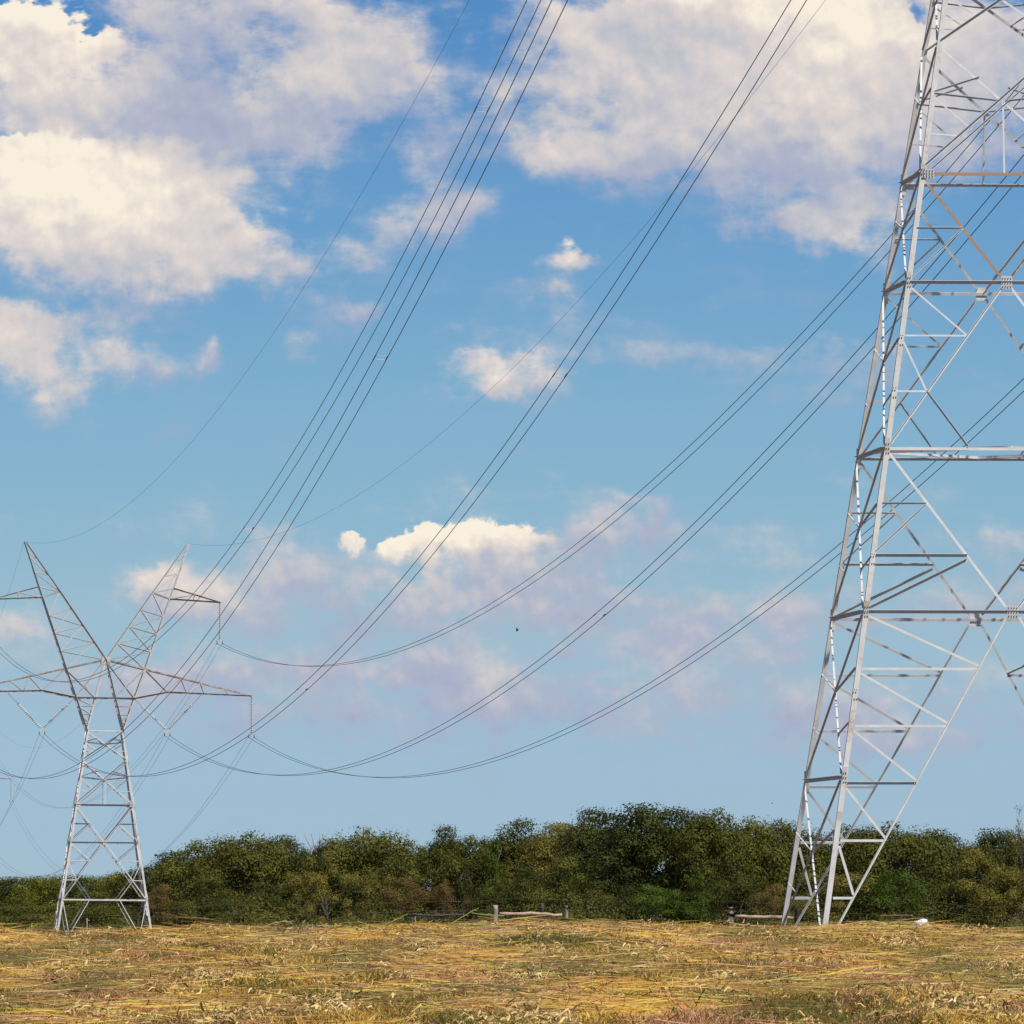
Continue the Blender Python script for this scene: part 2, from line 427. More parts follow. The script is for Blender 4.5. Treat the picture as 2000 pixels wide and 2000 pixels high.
def lattice_tower(label, loc, rot, foot, near, simple=False):
    """waist-type tower; heights are measured from the level of the lowest full horizontal under the waist (HE)"""
    root = empty("transmission_tower", loc, rot)
    tag(root, label, "pylon", "lattice towers of the power line")
    base = foot                              # local height of the ground, below HE
    everything = MB()

    def V(u, v, h):
        return Vector((u, v, h - base))
    def part(name, mb, m=M_STEEL, parent=None):
        if simple:
            everything.add(mb.v, mb.f); return None
        return mb.build(name, m, parent or root)
    cs = [(0, -1), (1, 0), (0, 1), (-1, 0)]       # outward normals of front, right, back, left faces
    def fp(k, s, h):
        """point on face k, s from -1 to 1 along it, at height h"""
        nx_, ny_ = cs[k]; tx, ty = -ny_, nx_
        w = hw(h)
        return V((tx * s + nx_) * w, (ty * s + ny_) * w, h)
    def one(name, a, b, k, w, dark=None, m=M_STEEL):
        """one member on face k; dark: its free flange overhangs the side seen from the front"""
        mb = MB()
        n = Vector((cs[k][0], cs[k][1], 0.147)).normalized()
        d = (b - a).normalized()
        a2 = a - n * 0.02 + d * 0.03; b2 = b - n * 0.02 - d * 0.03
        p = n.cross(d).normalized()
        if p.z < 0: p = -p
        if k in (1, 3):
            out = True
        else:
            if dark is None:
                dark = d.x * d.z > 0 and abs(d.z) > .1
            out = dark if k == 0 else not dark
        mb._ell(a2, b2, p, n, w, out, 0.012)
        return part(name, mb, m)

    # legs: corner angles, one flange on each face
    for sx, sy in ((-1, -1), (1, -1), (1, 1), (-1, 1)):
        mb = MB()
        a = V(sx * hw(base), sy * hw(base), base); b = V(sx * hw(HG), sy * hw(HG), HG)
        ex, ey = Vector((-sx, 0, 0)), Vector((0, -sy, 0))
        w, t = (0.15, 0.018) if near else (.165, .02)
        mb.prism([ex * 0, ex * w, ex * w + ey * t, ex * t + ey * t, ex * t + ey * w, ey * w], a, b)
        for h in ((HC, HD, HE) if not near else (HM, HB, HC, HD, HE)):       # splice plates over the joints
            q = V(sx * hw(h), sy * hw(h), h)
            c = q + ey * -0.012 + ex * 0.08
            mb.bar(c - Vector((0, 0, .3)), c + Vector((0, 0, .3)), 0.14, 0.02, up=(0, 1, 0))
        leg_m = M_TRACE if (sx, sy) == (-1, -1) and near else M_STEEL
        if near:
            mb.m = 1
            for h in (HM, HB, HC, HD, HE, HM + 2.35, HB + 1.5, HC + 1.6, HC + 3.1):
                for i in range(2):
                    for j in range(3):
                        c = V(sx * hw(h), sy * hw(h), h) + ex * (0.045 + 0.065 * i) + ey * -0.02 + Vector((0, 0, (j - 1) * 0.13))
                        if h in (HM + 2.35, HB + 1.5, HC + 1.6, HC + 3.1) and j == 1: continue
                        mb.bar(c, c - ey * 0.03, 0.026, 0.026)
        part("leg", mb, [leg_m, M_BOLT])

    MAIN, RED = (0.078, 0.052) if near else (0.098, 0.066)
    def lerp2(a, b, t):
        h = a[0] + (b[0] - a[0]) * t
        return (h, (a[1] * hw(a[0]) * (1 - t) + b[1] * hw(b[0]) * t) / hw(h))
    for k in (0, 2):
        fr = (k == 0)
        # full horizontals
        part_h = [(HE, M_RUSTY if fr and near else M_STEEL, not fr or not near), (HD, M_STEEL, fr), (HC, M_STEEL, not fr)]
        if near: part_h.append((HB, M_STEEL, fr))
        for h, m_, o_ in part_h:
            one("horizontal_brace", fp(k, -0.97, h), fp(k, 0.97, h), k, MAIN + 0.01, o_, m_)
        def g(h, s=0.0, w=0.32, hh=0.38):
            mb = MB(); c = fp(k, s, h); n = Vector((cs[k][0], cs[k][1], 0)); c = c + n * 0.03
            mb.bar(c - Vector((0, 0, hh / 2)), c + Vector((0, 0, hh / 2)), w, 0.02, up=n)
            if near:
                mb.m = 1
                for i in range(12):
                    q = c + Vector(((i % 4 - 1.5) * .24 * w, 0, (i // 4 - 1) * .3 * hh)) + n * 0.01
                    mb.bar(q, q + n * 0.03, 0.024, 0.024)
            part("gusset_plate", mb, [M_STEEL, M_BOLT])
        g(HD)
        if near: g(HB)
        for sg in (-1, 1):
            g(HE, sg * 0.91, 0.34, 0.28)
        for sg in (-1, 1):
            sl_ = (sg == -1)
            # E-D : V from the legs down to the centre
            a, b = (HE, sg), (HD, 0.0)
            one("diagonal_brace", fp(k, a[1] * .97, a[0] - .1), fp(k, 0.04 * sg, b[0] + .12), k, MAIN, None, M_RUSTY if fr and near else M_TRACE)
            nd = lerp2(a, b, 0.5)
            one("secondary_brace", fp(k, sg * .97, nd[0]), fp(k, nd[1], nd[0]), k, RED, True)
            one("secondary_brace", fp(k, nd[1], nd[0]), fp(k, sg * .97, HD + 0.1), k, RED)
            # D-C : from the centre down to the legs
            a, b = (HD, 0.0), (HC, sg)
            one("diagonal_brace", fp(k, 0.04 * sg, a[0] - .12), fp(k, b[1] * .96, b[0] + .12), k, MAIN * .9)
            n1_, n2_ = lerp2(a, b, 0.32), lerp2(a, b, 0.655)
            for nn in (n1_, n2_):
                one("secondary_brace", fp(k, sg * .97, nn[0]), fp(k, nn[1], nn[0]), k, RED)
            one("secondary_brace", fp(k, sg * .96, HD - .12), fp(k, n1_[1], n1_[0]), k, RED)
            one("secondary_brace", fp(k, sg * .97, n1_[0] - .1), fp(k, n2_[1], n2_[0]), k, RED)
            one("secondary_brace", fp(k, n2_[1], n2_[0]), fp(k, sg * .33, HC + .05), k, RED, True)
            if near:
                # C-B : V
                a, b = (HC, sg), (HB, 0.0)
                one("diagonal_brace", fp(k, a[1] * .96, a[0] - .12), fp(k, 0.04 * sg, b[0] + .12), k, MAIN)
                n1_, n2_ = lerp2(a, b, 0.335), lerp2(a, b, 0.655)
                for nn, ww in ((n1_, RED), (n2_, RED + .03)):
                    one("secondary_brace", fp(k, sg * .97, nn[0]), fp(k, nn[1], nn[0]), k, ww, True)
                one("secondary_brace", fp(k, n1_[1], n1_[0]), fp(k, sg * .97, n2_[0] + .1), k, RED)
                one("secondary_brace", fp(k, n2_[1], n2_[0] - .1), fp(k, sg * .97, HB + .1), k, RED + .03)
                # B-foot : long legs of the inverted V with five rungs
                a, b = (HB, 0.0), (base, sg * .94)
                one("diagonal_brace", fp(k, 0.04 * sg, a[0] - .12), fp(k, b[1], b[0]), k, MAIN * .85)
                prev = HB - .1
                for i in range(1, 6):
                    nn = lerp2(a, b, i * 0.1775)
                    one("secondary_brace", fp(k, sg * .97, nn[0]), fp(k, nn[1], nn[0]), k, RED + .02, fr and i == 3)
                    one("secondary_brace", fp(k, sg * .97, prev), fp(k, nn[1], nn[0] + .06), k, RED + .02)
                    prev = nn[0] - .12
            else:
                # short leg extension
                ft = base + .05
                one("diagonal_brace", fp(k, sg * .96, HC - .15), fp(k, sg * .73, ft), k, RED)
                one("diagonal_brace", fp(k, sg * .36, HC - .05), fp(k, sg * .73, ft), k, RED)
                one("secondary_brace", fp(k, sg * .73, ft + .12), fp(k, sg * .98, ft + .12), k, RED)
        # E-F and F-G : crosses
        for (h0, h1, dbl) in ((HE, HF, fr), (HF, HG, False)):
            w0, w1 = hw(h0), hw(h1)
            hx = h0 + (h1 - h0) * w0 / (w0 + w1)
            for sg in (-1, 1):
                A, B = fp(k, sg * .95, h0 + .1), fp(k, -sg * .95, h1 - .1)
                if dbl and sg == -1:
                    o_ = Vector((-.06, 0, .08))
                    one("diagonal_brace", A + o_, B + o_, k, MAIN)
                    one("diagonal_brace", A - o_, B - o_, k, MAIN * .8)
                else:
                    one("diagonal_brace", A, B, k, MAIN * (1.1 if sg == -1 else .9))
                hm = h0 + (h1 - h0) * 0.62
                one("secondary_brace", fp(k, sg * .96, hm), fp(k, 0.03 * sg, hx), k, RED, True)
                s_up = (hm + .5 - h0) / (h1 - h0)
                one("secondary_brace", fp(k, sg * .96, hm + .05), fp(k, sg * (2 * s_up - 1) * .62, h0 + (h1 - h0) * (.62 + .13)), k, RED, True)
                one("secondary_brace", fp(k, sg * .96, h0 + (h1 - h0) * .31), fp(k, sg * .46, h0 + (h1 - h0) * .29), k, RED * .8)
                one("secondary_brace", fp(k, sg * .96, hm - .1), fp(k, sg * .40, h0 + (h1 - h0) * .34), k, RED * .8)
            if h0 == HE:
                one("secondary_brace", fp(k, 0.0, hx), fp(k, 0.0, HE), k, RED)
        one("horizontal_brace", fp(k, -.97, HG), fp(k, .97, HG), k, MAIN)
    # side faces: stacked crosses
    lev = [base, HM, HB, HC, HD, HE, HF, HG] if near else [base, HC, HD, HE, HF, HG]
    for k in (1, 3):
        for h0, h1 in zip(lev[:-1], lev[1:]):
            w0, w1 = hw(h0), hw(h1)
            hx = h0 + (h1 - h0) * w0 / (w0 + w1)
            for sg in (-1, 1):
                # the corner hidden from the sun side carries the free flange outward
                one("diagonal_brace", fp(k, sg * .95, h0 + .08), fp(k, -sg * .95, h1 - .08), k, MAIN * .72)
                if h1 - h0 > 2.9:
                    one("secondary_brace", fp(k, sg * .97, h0 + (h1 - h0) * .66), fp(k, sg * .03, hx), k, RED)
                    if h1 - h0 > 4.2:
                        one("secondary_brace", fp(k, sg * .97, h0 + (h1 - h0) * .33), fp(k, sg * .5, h0 + (hx - h0) * .5), k, RED * .8)
            if h0 != base and h0 != HF:
                one("horizontal_brace", fp(k, -.97, h0), fp(k, .97, h0), k, MAIN + .02)
    # plan bracing at C: diamond between the middles of the sides
    mb = MB()
    mids = [fp(k, 0, HC) + Vector((-cs[k][0], -cs[k][1], 0)) * .1 for k in range(4)]
    for i in range(4):
        mb.angle(mids[i], mids[(i + 1) % 4], (0, 0, -1), .09)
    part("plan_brace", mb)

    # --- fork, cross-arms and masts, above the waist
    def dv(h):
        return 1.51 + (1.05 - 1.51) * (h - HG) / (12.07 - HG) if h < 12.07 else 1.05 + (.10 - 1.05) * (h - 12.07) / (21.8 - 12.07)
    def L2(A, B, t):
        return tuple(A[i] + (B[i] - A[i]) * t for i in range(len(A)))
    def P2(q, fb, d=None):
        return V(q[0], fb * (dv(q[1]) if d is None else d), q[1])
    def chord(mb, A, B, w, dA=None, dB=None, out=True):
        for fb in (-1, 1):
            mb.angle(P2(A, fb, dA), P2(B, fb, dB), (0, fb, 0), w, out)
    def tie(mb, A, d=None, w=.07):
        mb.angle(P2(A, -1, d), P2(A, 1, d), (0, 0, 1), w)
    CT = (0.0, 12.07)
    for sg in (-1, 1):
        G_ = (sg * 1.51, HG); BL = (sg * 2.45, 8.88); TN = (sg * 3.3, 11.3); UL = (sg * 5.3, 17.17); UU = (sg * 5.6, 18.06); PK = (sg * 6.85, 21.8)
        IN = (sg * 3.85, 17.68)
        mb = MB()
        for A, B in ((G_, BL), (BL, TN), (TN, UL), (UL, UU), (UU, PK)):
            chord(mb, A, B, .15 if B[1] < 18 else .12, out=sg < 0)
        chord(mb, CT, IN, .14, out=True); chord(mb, IN, (sg * 6.7, 21.75), .11, out=True)
        chord(mb, CT, G_, .14, out=sg > 0)
        wb = MB()
        def web(A, B, w=.075):
            chord(wb, A, B, w, out=False)
        n = 4
        for i in range(n):                              # between the centre and the upper arm
            o0, o1 = L2(TN, UL, i / n), L2(TN, UL, (i + 1) / n)
            i0, i1 = L2(CT, IN, i / n), L2(CT, IN, (i + 1) / n)
            if i == 0: web(o0, CT)
            web(o1, i1, .09); web(o0, i1, .075)
            if i < 3: web(i0, o1, .06)
            tie(wb, o1)
        n = 3
        for i in range(n):                              # peak
            o0, o1 = L2(UU, PK, i / n), L2(UU, PK, (i + 1) / n)
            i0, i1 = L2(IN, PK, i / n), L2(IN, PK, (i + 1) / n)
            if i < n - 1: web(o1, i1, .07)
            web(i0, o1 if i < n - 1 else L2(UU, PK, .8), .06)
        web(IN, UU, .11); web(IN, UL, .11)
        for i in range(3):                              # between the fork members
            o0 = L2(G_, BL, (i + 1) / 4); c0 = L2(G_, CT, (i + 1) / 4 * .47)
            web(o0, c0, .06); web(L2(G_, BL, (i + 2) / 4), c0, .06)
        mb.m = 1; mb.add(wb.v, wb.f)
        part("mast", mb, [M_TRACE, M_STEEL])
        # lower cross-arm with its half of the beam
        END = (sg * 12.17, 9.22); KN = (sg * 5.2, 9.43)
        ar = MB()
        chord(ar, CT, TN, .13, out=False); chord(ar, TN, END, .11, dB=.1, out=False)
        chord(ar, (0, 8.88), BL, .12); chord(ar, BL, KN, .12); chord(ar, KN, END, .10, dB=.1)
        ar.bar(V(END[0] - sg * .15, 0, END[1] - .02), V(END[0] + sg * .12, 0, END[1] - .02), .3, .12)
        wb = MB()
        def dd(u):
            t = min(max((abs(u) - 3.3) / (12.17 - 3.3), 0), 1)
            return 1.1 + (.1 - 1.1) * t
        def aw(A, B, w=.075):
            chord(wb, A, B, w, dd(A[0]), dd(B[0]), False)
        aw(CT, BL, .1); aw(TN, (sg * .8, 8.88), .1); aw(TN, KN, .11)
        tops = [L2(TN, END, (u - 3.3) / (12.17 - 3.3)) for u in (6.3, 7.9, 9.9)]
        bots = [L2(KN, END, (u - 5.2) / (12.17 - 5.2)) for u in (6.8, 8.25, 10.3)]
        aw(KN, tops[0]); aw(tops[0], bots[0]); aw(bots[0], tops[1]); aw(tops[1], bots[1]); aw(bots[1], tops[2]); aw(tops[2], bots[2])
        for q in bots + [KN]:
            wb.angle(P2(q, -1, dd(q[0])), P2(q, 1, dd(q[0])), (0, 0, 1), .07)
        ar.m = 1; ar.add(wb.v, wb.f)
        part("cross_arm", ar, [M_BROWN, M_TRACE])
        # upper arm
        E2 = (sg * 9.45, 16.96)
        ua = MB()
        chord(ua, UL, E2, .12, dB=.08); chord(ua, UU, E2, .10, dB=.08)
        ua.bar(V(E2[0] - sg * .12, 0, E2[1] - .02), V(E2[0] + sg * .1, 0, E2[1] - .02), .25, .1)
        wb = MB()
        q1 = L2(UU, E2, .46); q0 = L2(UL, E2, .46)
        chord(wb, q1, q0, .06, .45, .45, False); chord(wb, UL, q1, .06, None, .45, False)
        ua.add(wb.v, wb.f)
        part("upper_arm", ua, M_BROWN if sg > 0 else M_TRACE)
    mb = MB()                                            # big centre node and head of the fork
    for fb in (-1, 1):
        c = V(0, fb * 1.09, 12.0)
        mb.bar(c - Vector((0, 0, .35)), c + Vector((0, 0, .3)), .75, .02, up=(0, 1, 0))
    part("gusset_plate", mb)
    if simple:
        everything.build("lattice_frame", M_STEEL, root)
    return root

TH = math.atan2(0.0814, 1)
D1 = 310.0; D2 = 895.9; D3 = 1630.5
T1 = Vector(((1941 - 1000) * D1 / F, D1, 20.866))          # positions of level HE
T2 = Vector(((200 - 1000) * D2 / F, D2, 8.392))
T3 = Vector((-87.85, D3, 10.04))
LEAN2 = 0.011
FOOT1, FOOT2, FOOT3 = -21.66, -10.85, -12.6

def tower(label, T, foot, near, lean=0.0, simple=False):
    return lattice_tower(label, T + Vector((0, 0, foot)), (0, lean, TH), foot, near, simple)

t_near = tower("tall grey lattice pylon cut off by the right edge, long legs standing at the fence", T1, FOOT1, True)
t_far = tower("whole lattice pylon with forked top standing in front of the low trees at left", T2, FOOT2, False, LEAN2)
t_third = tower("faint most distant pylon, only one arm tip showing at the left edge", T3, FOOT3, False, 0.0, True)

def tower_point(T, foot, lean, u, v, h):
    M = Matrix.Translation(T + Vector((0, 0, foot))) @ Matrix.Rotation(TH, 4, 'Z') @ Matrix.Rotation(lean, 4, 'Y')
    return M @ Vector((u, v, h - foot))

# ------------------------------------------------------------------ insulator strings
def disc_stack(a, b, n):
    """cap-and-pin discs threaded from a to b"""
    a, b = Vector(a), Vector(b)
    d = (b - a).normalized(); L_ = (b - a).length
    mb = MB()
    s = d.orthogonal().normalized(); u = d.cross(s)
    K = 10
    prof = [(0.00, .035), (.05, .045), (.05, .15), (.085, .16), (.095, .05), (1.0, .03)]
    step = L_ / n
    for i in range(n):
        c = a + d * (i * step)
        rings = []
        for t, r in prof:
            tt = t if t < .5 else step
            rings.append([c + d * tt + (s * math.cos(2 * math.pi * j / K) + u * math.sin(2 * math.pi * j / K)) * r for j in range(K)])
        vs = [x for q in rings for x in q]
        fs = [(r * K + j, r * K + (j + 1) % K, (r + 1) * K + (j + 1) % K, (r + 1) * K + j) for r in range(len(prof) - 1) for j in range(K)]
        mb.add(vs, fs)
    return mb

def yoke(parent, c, mb_only=False):
    """triangular yoke with two suspension clamps, apex at c (local)"""
    y = MB()
    c = Vector(c)
    tri = [Vector((0, 0, .08)), Vector((-.27, 0, -.14)), Vector((-.22, 0, -.2)), Vector((.22, 0, -.2)), Vector((.27, 0, -.14))]
    y.prism([c + q for q in tri], Vector((0, -.02, 0)), Vector((0, .02, 0)))
    y.build("yoke_plate", M_TRACE, parent)
    for sx in (-1, 1):
        k = MB()
        p = c + Vector((sx * .228, 0, -.17))
        k.bar(p, p + Vector((0, 0, -.17)), .05, .03)
        k.bar(p + Vector((0, -.22, -.215)), p + Vector((0, .22, -.215)), .075, .07)
        k.bar(p + Vector((0, -.24, -.26)), p + Vector((0, -.16, -.21)), .05, .05)
        k.bar(p + Vector((0, .24, -.26)), p + Vector((0, .16, -.21)), .05, .05)
        k.build("suspension_clamp", M_BOLT, parent)

def i_string(T, foot, lean, u, h, label, drop=2.95):
    o = empty("insulator_string", tower_point(T, foot, lean, u, 0, h - .08), (0, 0, TH))
    tag(o, label, "insulator", "insulator strings hanging from the pylons")
    rod = MB(); rod.bar((0, 0, .05), (0, 0, -.14), .04, .04); rod.build("hanger", M_BOLT, o)
    disc_stack((0, 0, -.12), (0, 0, -drop + .1), 15).build("disc_stack", M_INS, o, smooth=True)
    yoke(o, (0, 0, -drop))
    return o

def v_string(T, foot, lean, sg, label):
    y = tower_point(T, foot, lean, sg * 5.2, 0, 6.25)
    o = empty("insulator_string", y, (0, 0, TH))
    tag(o, label, "insulator", "insulator strings hanging from the pylons")
    for (du, dh) in ((2.85, 3.0), (-2.75, 2.63)):
        e = Vector((sg * du, 0, dh)); d = e.normalized()
        rod = MB(); rod.bar(d * (.2 + 2.75), e, .03, .03); rod.build("hanger", M_BOLT, o)
        disc_stack(d * 2.95, d * .2, 15).build("disc_stack", M_INS, o, smooth=True)
    yoke(o, (0, 0, 0))
    return o

i_string(T2, FOOT2, LEAN2, 12.17, 9.22, "upright insulator string at the right tip of the whole pylon's long lower arm")
i_string(T2, FOOT2, LEAN2, 9.45, 16.96, "upright insulator string at the right tip of the whole pylon's short upper arm")
i_string(T2, FOOT2, LEAN2, -9.45, 16.96, "insulator string just at the left edge, hung from the whole pylon's upper arm")
v_string(T2, FOOT2, LEAN2, -1, "V-shaped insulator string under the left lower arm of the whole pylon")
v_string(T2, FOOT2, LEAN2, 1, "V-shaped insulator string under the right lower arm of the whole pylon")
i_string(T3, FOOT3, 0, 12.17, 9.22, "small distant insulator string on the arm tip at the left edge")

# ------------------------------------------------------------------ conductors
WIRES = {   # name: (u, h of the clamp, sag of the near span, label part, point on the far span)
 'UL': (-9.45, 13.55, 12.74, "pair hung on the whole pylon's left upper arm", None),
 'LL': (-12.17, 5.80, 11.3, "pair from the left tip of the whole pylon's lower arm", None),
 'VL': (-5.2, 5.85, 11.10, "pair clamped under the left V-shaped insulator string", (0, 1612)),
 'UR': (9.45, 13.55, 10.93, "pair hung on the whole pylon's right upper arm", (135, 1577)),
 'VR': (5.2, 5.85, 10.9, "pair clamped under the right V-shaped insulator string", (101, 1707)),
 'LR': (12.17, 5.80, 10.95, "pair from the right tip of the whole pylon's lower arm", (300, 1680)),
}
def span_pts(a, b, sag, n, skip_last=False):
    return [a + (b - a) * t - Vector((0, 0, sag * 4 * t * (1 - t))) for t in np.linspace(0, 1, n)]

def far_sag(a, b, q):
    if q is None: return 15.0
    best = None
    for t in np.linspace(.02, .98, 1500):
        p = a + (b - a) * t
        e = abs(1000 + F * p.x / p.y - q[0])
        if best is None or e < best[0]: best = (e, t, p)
    _, t, p = best
    return (p.z - (YH - q[1]) * p.y / F) / (4 * t * (1 - t))

def spacer(pa, pb, d, label):
    """slim ring spacer between the two cables of a pair"""
    o = empty("cable_spacer", (pa + pb) / 2)
    tag(o, label, "spacer", "ring spacers between paired cables")
    c = (pa + pb) / 2
    ring = MB()
    A, B = pa - c, pb - c
    pts = []
    for sgn in (1, -1):
        ring.tube([A + d * (.30 * sgn), A * .72 + d * (.5 * sgn), d * (.55 * sgn), B * .72 + d * (.58 * sgn), B + d * (.62 * sgn)], .008, 5)
    ring.build("ring_frame", M_INS, o)
    for q in (A, B):
        k = MB(); k.tube([q - d * .62, q + d * .62], .022, 6); k.build("grip", M_WIRE, o)

SPACERS = {'UL': [(.115, "ring spacer near the top edge on the leftmost pair of cables"), (.36, "small spacer on the leftmost pair of cables, above the whole pylon's right mast")],
           'LL': [(.135, "ring spacer on the second pair of cables from the left")],
           'VL': [(.145, "ring spacer on the pair of cables in mid-sky"), (.405, "small spacer low on the mid-sky pair, right of the short upper arm")],
           'VR': [(.315, "small spacer on the cable pair right of the flying bird")]}
for key, (u, h, sag, lab, far) in WIRES.items():
    tracks = []
    for side, du in (("left", -.228), ("right", .228)):
        a = tower_point(T1, FOOT1, 0, u + du, 0, h)
        b = tower_point(T2, FOOT2, LEAN2, u + du, 0, h)
        c = tower_point(T3, FOOT3, 0, u + du, 0, h)
        fs_ = far_sag(b, c, far)
        mb = MB()
        near_pts = span_pts(a, b, sag + (0.0 if side == "left" else 0.05), 120)
        mb.tube(near_pts, .0155, 6)
        mb.tube(span_pts(b, c, fs_, 90), .0105, 6)
        o = mb.build("power_cable", M_WIRE, smooth=True)
        tag(o, "%s cable of the %s" % (side, lab), "cable", "paired power cables strung between the pylons")
        tracks.append((a, b, sag))
    for t, lb in SPACERS.get(key, ()):
        q = []
        for a, b, s_ in tracks:
            q.append(a + (b - a) * t - Vector((0, 0, s_ * 4 * t * (1 - t))))
        a, b, s_ = tracks[0]
        dirv = ((b - a) - Vector((0, 0, s_ * 4 * (1 - 2 * t)))).normalized()
        spacer(q[0], q[1], dirv, lb)
for sg, sag, lab, far in ((-1, 9.15, "left", (0, 1190)), (1, 9.2, "right", (330, 1260))):
    a = tower_point(T1, FOOT1, 0, sg * 6.85, 0, 21.8); b = tower_point(T2, FOOT2, LEAN2, sg * 6.85, 0, 21.8); c = tower_point(T3, FOOT3, 0, sg * 6.85, 0, 21.8)
    mb = MB()
    mb.tube(span_pts(a, b, sag, 120), .0068, 5)
    mb.tube(span_pts(b, c, 12.0, 80), .0068, 5)
    o = mb.build("ground_wire", M_WIRE, smooth=True)
    tag(o, "thin single wire running to the %s peak of the whole pylon" % lab, "wire", "thin wires on the pylon peaks")

# ------------------------------------------------------------------ trees
def leaf_mat(name, stops, trans=0.25):
    m, nt, p = mat(name)
    oi = nt.nodes.new('ShaderNodeObjectInfo')
    at_ = nt.nodes.new('ShaderNodeAttribute'); at_.attribute_name = "tone"
    add = nt.nodes.new('ShaderNodeMath'); add.operation = 'MULTIPLY_ADD'
    nt.links.new(oi.outputs['Random'], add.inputs[0]); add.inputs[1].default_value = 0.30
    nt.links.new(at_.outputs['Fac'], add.inputs[2])
    c = ramp(nt, add.outputs[0], stops)
    nt.links.new(c, p.inputs['Base Color'])
    p.inputs['Roughness'].default_value = 0.6
    p.inputs['Specular IOR Level'].default_value = 0.12
    tr = nt.nodes.new('ShaderNodeBsdfTranslucent')
    nt.links.new(c, tr.inputs[0])
    mx = nt.nodes.new('ShaderNodeMixShader'); mx.inputs[0].default_value = trans
    out = [n for n in nt.nodes if n.type == 'OUTPUT_MATERIAL'][0]
    nt.links.new(p.outputs[0], mx.inputs[1]); nt.links.new(tr.outputs[0], mx.inputs[2]); nt.links.new(mx.outputs[0], out.inputs[0])
    return m

LM = {
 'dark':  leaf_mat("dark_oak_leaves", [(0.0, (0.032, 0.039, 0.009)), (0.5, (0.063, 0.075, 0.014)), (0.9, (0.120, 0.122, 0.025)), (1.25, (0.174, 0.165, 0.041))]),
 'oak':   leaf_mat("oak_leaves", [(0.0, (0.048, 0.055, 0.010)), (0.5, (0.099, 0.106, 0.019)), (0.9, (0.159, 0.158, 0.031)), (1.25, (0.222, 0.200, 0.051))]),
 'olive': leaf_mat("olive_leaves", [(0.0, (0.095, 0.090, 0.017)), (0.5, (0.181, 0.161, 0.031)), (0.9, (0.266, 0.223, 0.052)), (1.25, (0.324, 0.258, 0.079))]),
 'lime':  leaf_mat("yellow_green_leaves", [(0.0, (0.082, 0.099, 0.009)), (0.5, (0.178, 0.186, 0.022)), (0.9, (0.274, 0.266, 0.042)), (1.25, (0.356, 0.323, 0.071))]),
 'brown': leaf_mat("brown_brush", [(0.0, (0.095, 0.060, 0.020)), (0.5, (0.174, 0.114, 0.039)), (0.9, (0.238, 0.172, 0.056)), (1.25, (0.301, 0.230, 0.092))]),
 'cedar': leaf_mat("cedar_leaves", [(0.0, (0.035, 0.057, 0.006)), (0.5, (0.071, 0.108, 0.012)), (0.9, (0.120, 0.160, 0.020)), (1.25, (0.159, 0.186, 0.031))]),
}
M_BARK, _nt, _p = mat("grey_bark")
_nt.links.new(ramp(_nt, nz(_nt, 3.0, 6, .7).outputs['Fac'], [(0.3, (0.07, 0.06, 0.048)), (0.7, (0.17, 0.145, 0.12))]), _p.inputs['Base Color'])
_p.inputs['Roughness'].default_value = 0.9

def quads_mesh(name, C, A, B, tone, m):
    """C centres, A and B half-axes (N,3): one pointed quad each"""
    n = len(C)
    vs = np.empty((n, 4, 3))
    vs[:, 0] = C - A; vs[:, 1] = C - B * .8 + A * .1; vs[:, 2] = C + A; vs[:, 3] = C + B * .8 + A * .1
    me = bpy.data.meshes.new(name)
    me.vertices.add(n * 4); me.loops.add(n * 4); me.polygons.add(n)
    me.vertices.foreach_set("co", vs.reshape(-1).astype(np.float32))
    me.loops.foreach_set("vertex_index", np.arange(n * 4, dtype=np.int32))
    me.polygons.foreach_set("loop_start", np.arange(0, n * 4, 4, dtype=np.int32))
    me.polygons.foreach_set("loop_total", np.full(n, 4, np.int32))
    a = me.attributes.new("tone", 'FLOAT', 'POINT')
    a.data.foreach_set("value", np.repeat(tone, 4).astype(np.float32))
    me.materials.append(m)
    me.update(); me.validate()
    return me

def unit(v):
    return v / np.maximum(np.linalg.norm(v, axis=-1, keepdims=True), 1e-9)

